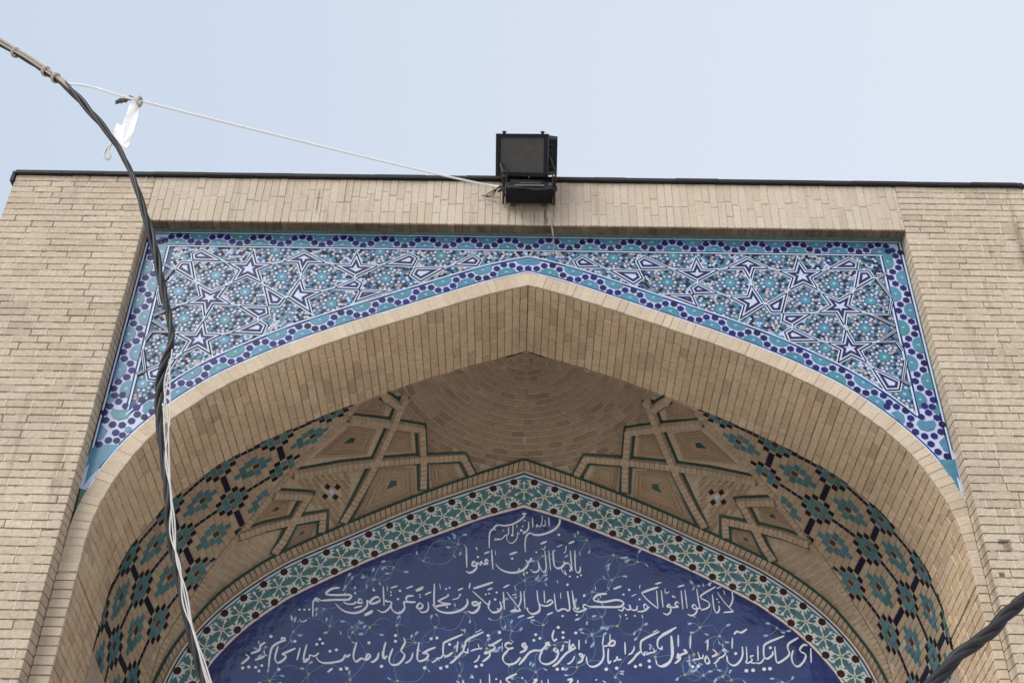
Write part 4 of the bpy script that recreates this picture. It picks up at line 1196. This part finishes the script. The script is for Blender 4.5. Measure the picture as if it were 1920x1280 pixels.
for (fx, fy) in fl:
    for q in range(rnd.choice([3, 4, 4, 5])):
        an = rnd.uniform(0, 2*math.pi); L = rnd.uniform(13, 27); cu = rnd.choice([-1, 1])*rnd.uniform(.5, 1.3)
        pts = [(fx, fy)]
        x_, y_, a_ = fx, fy, an
        for _ in range(5): x_ += math.cos(a_)*L/5; y_ += math.sin(a_)*L/5*.92; a_ += cu/4; pts.append((x_, y_))
        if not all(panel_in(*p_) for p_ in pts): continue
        st = ' '.join('%.2f,%.2f' % p_ for p_ in pts)
        writep(st, 1.5, M['vine'], stems, .0022)
        if rnd.random() < .8:
            e = pts[-1]; d = (math.cos(a_), math.sin(a_)); writep('%.2f,%.2f %.2f,%.2f %.2f,%.2f' % (e[0]-d[0]*2, e[1]-d[1]*2, e[0]+d[0]*2, e[1]+d[1]*2, e[0]+d[0]*6, e[1]+d[1]*5), 4.2, M['leaf'], leaves, .001)
    c = P(fx, fy, YP)
    blo.append(flat([(c.x+.0125*math.cos(q*math.pi/5)*(1.3 if q % 2 else .7), c.z+.0125*math.sin(q*math.pi/5)*(1.3 if q % 2 else .7)) for q in range(10)], YP-.004, M['orange'], .003, .0005))
# long sweeping stems between neighbouring blossoms
for i, a in enumerate(fl):
    near_ = sorted((math.dist(a, b), b) for b in fl if b != a)[:2]
    for d, b in near_:
        if d > 95: continue
        m_ = lerp2(a, b, .5); o_ = (-(b[1]-a[1])*.3, (b[0]-a[0])*.3); sg = rnd.choice([-1, 1])
        pts = [a, (lerp2(a, m_, .6)[0]+o_[0]*sg*.8, lerp2(a, m_, .6)[1]+o_[1]*sg*.8), (m_[0]+o_[0]*sg, m_[1]+o_[1]*sg), (lerp2(b, m_, .6)[0]+o_[0]*sg*.8, lerp2(b, m_, .6)[1]+o_[1]*sg*.8), b]
        if all(panel_in(*p_) for p_ in pts): writep(' '.join('%.2f,%.2f' % p_ for p_ in pts), 1.3, M['vine'], stems, .0028)
pieces('vine_stem', stems, sign, 'vine_stems', 300); pieces('vine_leaf', leaves, sign, 'vine_leaves', 300)
pieces('blossom', blo, sign)

# ------------------------------------------------------------------ floodlight
fc = P(979, 291, -.30)
flood = empty('floodlight', (0, -.02, 8.95), 'square black floodlight with dusty glass mounted on the top edge of the brick wall', 'floodlight')
vd = (CAM-fc).normalized(); x0_ = Vector((1, 0, 0)); z0_ = x0_.cross(-vd).normalized()       # faces down at the street, turned a little to the left
if z0_.z < 0: z0_ = -z0_
rq = Matrix.Rotation(R(-19), 3, z0_); fy_ = (rq @ vd).normalized(); fx_ = z0_.cross(fy_).normalized() if z0_.cross(fy_).x > 0 else fy_.cross(z0_).normalized(); fz_ = z0_
def FL(a, b, c): return fc+fx_*a+fz_*b+fy_*c          # a right, b up, c towards the street
def fbox(a0, a1, b0, b1, c0, c1, bev=0):
    v = [FL(a, b, c) for a in (a0, a1) for b in (b0, b1) for c in (c0, c1)]
    return v, [(0,1,3,2),(4,6,7,5),(0,4,5,1),(2,3,7,6),(0,2,6,4),(1,5,7,3)]
W2, H2 = .235, .178
# tapered housing
def frustum(w0, h0, c0, w1, h1, c1):
    v = [FL(-w0, -h0, c0), FL(w0, -h0, c0), FL(w0, h0, c0), FL(-w0, h0, c0), FL(-w1, -h1, c1), FL(w1, -h1, c1), FL(w1, h1, c1), FL(-w1, h1, c1)]
    return v, [(3,2,1,0),(4,5,6,7),(0,1,5,4),(1,2,6,5),(2,3,7,6),(3,0,4,7)]
parts = [frustum(W2*1.0, H2*.95, -.29, W2*1.0, H2*.99, -.012)]
for k in range(7): parts.append(fbox(W2*.94, W2+.006, -H2*.85+k*H2*.27, -H2*.85+k*H2*.27+.010, -.22, -.02))
v, f = join(parts); mesh_obj('housing', v, f, M['metal'], flood, loc=fc)
fr = [fbox(-W2-.008, W2+.008, H2-.028, H2+.008, -.012, .016), fbox(-W2-.008, W2+.008, -H2-.008, -H2+.026, -.012, .016),
      fbox(-W2-.008, -W2+.030, -H2+.0262, H2-.0282, -.012, .016), fbox(W2-.030, W2+.008, -H2+.0262, H2-.0282, -.012, .016)]
v, f = join(fr); mesh_obj('front_frame', v, f, M['metal'], flood, loc=fc)
v, f = fbox(-W2+.030, W2-.030, -H2+.026, H2-.028, -.010, .004); mesh_obj('lamp_glass', v, f, M['lens'], flood, loc=fc)
sc_b = [fbox(a-.006, a+.006, b-.006, b+.006, .0162, .021) for a in (-W2+.008, W2-.010) for b in (-H2+.010, 0, H2-.012)]
sc_b += [fbox(W2*.995, W2+.012, -H2*.8, H2*.8, -.25+k*.045, -.242+k*.045) for k in range(5)]
v, f = join(sc_b); mesh_obj('screw_row', v, f, M['metal'], flood, loc=fc)
for a in (-W2*.72, W2*.8):
    v, f = join([fbox(a-.010, a+.010, H2+.008, H2+.032, -.008, .014), fbox(a-.016, a+.016, H2+.020, H2+.026, -.03, .02)])
    mesh_obj('clip', v, f, M['metal'], flood, loc=fc)
# ballast tray under the lamp, held on the wall face
gp = P(986, 352, -.20); gz = gp.z
def wb(x0, x1, y0, y1, z0, z1): return box(x0, x1, y0, y1, z0, z1)
tray = [wb(-.20, .205, -.24, -.05, 8.815, 8.835), wb(-.205, -.195, -.245, -.045, 8.80, 8.99), wb(.20, .21, -.245, -.045, 8.80, 8.99), wb(-.194, .199, -.06, -.048, 8.836, 8.985),
        wb(-.17, .17, -.19, -.065, 8.838, 8.965), wb(-.194, .199, -.25, -.241, 8.80, 8.845)]
v, f = join(tray); mesh_obj('ballast_tray', v, f, M['metal'], flood, loc=(0, -.1, 8.85))
v, f = join([wb(-.13, .13, -.2605, -.2515, 8.826, 8.838), wb(-.08, .10, -.262, -.2508, 8.856, 8.861)]); mesh_obj('tray_lip', v, f, mat('scuffed_grey_metal', (.12, .12, .13), .5, .5, noise=.4), flood)
br = [wb(-.235, -.212, -.235, .05, 8.96, 8.975), wb(.213, .236, -.235, .05, 8.96, 8.975)]
for s in (-1, 1):
    br.append(tube([(s*.226, -.02, 8.83), (s*.226, -.10, 8.93), (s*.235, -.22, 9.03), tuple(FL(s*W2*1.02, -H2*.1, -.06))], .010, 6))
br.append(wb(-.16, -.12, -.045, -.004, 8.82, 8.87)); br.append(wb(.12, .16, -.045, -.004, 8.82, 8.87))
v, f = join(br); mesh_obj('bracket', v, f, M['rust'], flood, loc=(0, -.1, 8.95))
# tangled leads around the bracket
rr = random.Random(5)
for k in range(7):
    st = Vector((-.22+rr.uniform(-.05, .03), -.10, 8.95+rr.uniform(-.03, .03)))
    if k < 3: pts = [st, st+Vector((-.05, -.02, -.02-k*.01)), Vector((-.33-.02*k, -.04, 8.90+.015*k)), Vector((-.42+.03*k, -.02, 8.935-.01*k))]
    elif k < 5: pts = [Vector((-.24, -.06, 8.99)), Vector((-.27, -.12, 8.88)), Vector((-.18+.05*k-.15, -.27, 8.80)), Vector((.05, -.27, 8.79-.006*k)), Vector((.20, -.24, 8.81)), Vector((.24, -.1, 8.92))]
    else: pts = [Vector((.20, -.2, 8.82)), Vector((.23+.01*k-.05, -.16, 8.86)), Vector((.24, -.1, 8.98)), Vector((.22, -.05, 9.05))]
    v, f = tube(catmull(pts, 5), .0045 if k < 3 else .006, 6); mesh_obj('lead', v, f, M['plastic'], flood)

# ------------------------------------------------------------------ thin cord hanging below the floodlight
def tagm(o, label, cat, group=None):
    o['label'] = label; o['category'] = cat
    if group: o['group'] = group
    return o
c0 = Vector((.235, -.012, 8.88)); 
pts = [c0, Vector((.228, -.014, 8.70)), P(1034.5, 420, -.012), P(1037, 440, .0), P(1039, 457, .13), P(1038, 470, .135)]
v, f = tube(catmull(pts, 5), .0058, 6); tagm(mesh_obj('hanging_cord', v, f, M['tan_cord'], None, loc=pts[0]), 'short beige cord hanging down from beneath the black floodlight', 'cord')

# ------------------------------------------------------------------ cable bundle crossing in front at the left
def lane(px, y0, y1):
    n_ = len(px); return [P(a, b, y0+(y1-y0)*i/(n_-1)) for i, (a, b) in enumerate(px)]
path = [(-900,-190),(-160,20),(-60,52),(5,85),(60,118),(120,158),(168,208),(214,265),(246,325),(270,395),(290,465),(304,535),(317,595),(321,640),(305,690),(298,740),(299,800),(309,880),(316,940),(321,1000),(334,1075),(348,1150),(366,1220),(390,1290),(430,1400),(530,1620),(760,2000)]
main = catmull(lane(path, -2.6, -2.6), 10)
def strand(center, rad, turns, ph, i0=0, i1=None, rmod=None):
    out = []; i1 = i1 or len(center)
    for i in range(i0, i1):
        p = center[i]; t = (center[min(i+1, len(center)-1)]-center[max(i-1, 0)]).normalized()
        a = t.cross(Vector((0, 1, 0))).normalized(); b = t.cross(a)
        an = ph+turns*2*math.pi*i/len(center); r = rad*(rmod(i/len(center)) if rmod else 1)
        out.append(p+(a*math.cos(an)+b*math.sin(an))*r)
    return out
bun = empty('overhead_cable_bundle', main[0], 'twisted bundle of black cables curving down across the left side of the portal', 'cable')
for k in range(3):
    v, f = tube(strand(main, .0105, 11, k*2.09, rmod=lambda u: 1+.35*math.sin(u*37)), [.0112]*len(main), 8); mesh_obj('cable_strand', v, f, M['plastic' if k != 1 else 'plastic2'], bun, loc=main[0], smooth=True)
# beige sheath and wraps on the upper end
nU = 52
for k, (r_, off) in enumerate(((.0105, (.008, -.018, .012)), (.0075, (-.004, -.022, -.006)))):
    up_ = [p+Vector(off)*(1-.5*max(0, (i-nU+14)/14))+Vector((0, 0, .003*math.sin(i*.5+k))) for i, p in enumerate(main[:nU+k*3])]
    v, f = tube(up_, r_, 8); mesh_obj('beige_cord', v, f, M['tan_cord'], bun, loc=main[0], smooth=True)
for i in (34, 44, 47):
    p = main[i]; t = (main[i+1]-main[i-1]).normalized(); a = t.orthogonal().normalized(); b = t.cross(a)
    ring = [p+t*(.006*q/6)+(a*math.cos(q*math.pi/5)+b*math.sin(q*math.pi/5))*.029 for q in range(21)]
    v, f = tube(ring, .007, 6); mesh_obj('tie', v, f, M['tan_cord'], bun, loc=p)
# pale wires running down with the lower part
wp = [[(323,655),(317,700),(308,760),(310,830),(318,900),(322,960),(327,1020),(341,1090),(356,1160),(376,1230),(396,1290),(436,1400),(536,1620),(765,2000)],
      [(322,668),(308,720),(315,780),(317,850),(320,920),(328,980),(331,1050),(350,1110),(362,1180),(384,1240),(400,1290),(440,1400),(540,1620),(768,2000)],
      [(318,690),(319,780),(310,860),(322,930),(319,1000),(338,1060),(343,1130),(366,1190),(380,1250),(392,1290),(430,1400),(526,1620),(755,2000)]]
wires = empty('white_wires', P(322, 655, -2.66), 'three thin white wires hanging down beside the black cable bundle at left', 'wire')
for q in wp:
    v, f = tube(catmull(lane(q, -2.65, -2.65), 6), .0040, 6); mesh_obj('wire_strand', v, f, M['wire'], wires, loc=P(322, 655, -2.66), smooth=True)

# ------------------------------------------------------------------ white string from the bundle to the floodlight
a = P(118, 157, -2.6); b = Vector((-.235, -.09, 8.97))
sp = [a, P(265, 190, -2.25), P(600, 274, -1.15), P(800, 322, -.5), P(905, 345, -.12), b]
sp = [a, P(170, 163, -2.45)]+sp[1:]
v, f = tube(catmull(sp, 10), .0085, 7)
tagm(mesh_obj('string', v, f, M['string'], None, loc=a, smooth=True), 'taut white string running from the left cable bundle to the floodlight', 'string')

# white strip of torn plastic on the string
tq = P(262, 192, -2.26)
def sheet(pxs, Y, th, m, name, parent=None, bulge=0):
    pts = [P(a, b, Y+bulge*math.sin(i*2.1)) for i, (a, b) in enumerate(pxs)]
    v, f = prism(pts, Vector((0, -1, 0)), th, .001)
    k = len(pts); f.append(tuple(reversed(range(k)))); return mesh_obj(name, v, f, m, parent, loc=sum(pts, Vector())/k)
tag_ = empty('torn_plastic_strip', tq, 'white strip of torn plastic tied to the string beside the cable bundle', 'plastic scrap')
sheet([(244,192),(262,198),(256,228),(250,248),(244,268),(238,278),(228,272),(214,262),(214,243),(219,231),(229,236),(236,216)], -2.26, .010, M['string'], 'strip', tag_, .02)
lp = [(216,262),(205,272),(197,284),(196,293),(202,299),(207,292),(203,281),(210,268)]
v, f = tube(catmull([P(a_, b_, -2.26) for a_, b_ in lp], 5), .0075, 6); mesh_obj('loop', v, f, M['wire'], tag_, loc=tq)
v, f = tube(catmull([P(262, 182, -2.28), P(266, 190, -2.24), P(262, 199, -2.28), P(257, 190, -2.3), P(262, 182, -2.25)], 4), .010, 6); mesh_obj('knot', v, f, M['tan_cord'], tag_, loc=tq)
kn = [P(257, 188, -2.27), P(244, 184, -2.27), P(232, 188, -2.27), P(222, 190, -2.27), P(217, 195, -2.27)]
v, f = tube(catmull(kn, 4), [.004+.014*math.sin(i/16*math.pi)**.6*(1+.3*math.sin(i*2)) for i in range(17)], 7)
tagm(mesh_obj('tape_scrap', v, f, mat('brown_tape', (.12, .10, .08), .7, .3, noise=.3), None, loc=kn[0]), 'small brown twist of old tape on the string above the white plastic', 'tape')

# ------------------------------------------------------------------ thick cable, lower right
cp = [(1150,1960),(1400,1640),(1640,1380),(1700,1322),(1745,1284),(1800,1226),(1850,1190),(1895,1144),(1935,1112),(2030,1030),(2150,930),(2500,640),(3100,180)]
cc = catmull(lane(cp, -3.6, -3.6), 10)
thick = empty('thick_black_cable', cc[0], 'thick twisted black cable crossing the lower right corner', 'cable')
for k in range(3):
    v, f = tube(strand(cc, .0110, 4.6, k*2.09+.8), .0142, 8); mesh_obj('cable_strand', v, f, M['plastic2' if k else 'plastic'], thick, loc=cc[0], smooth=True)
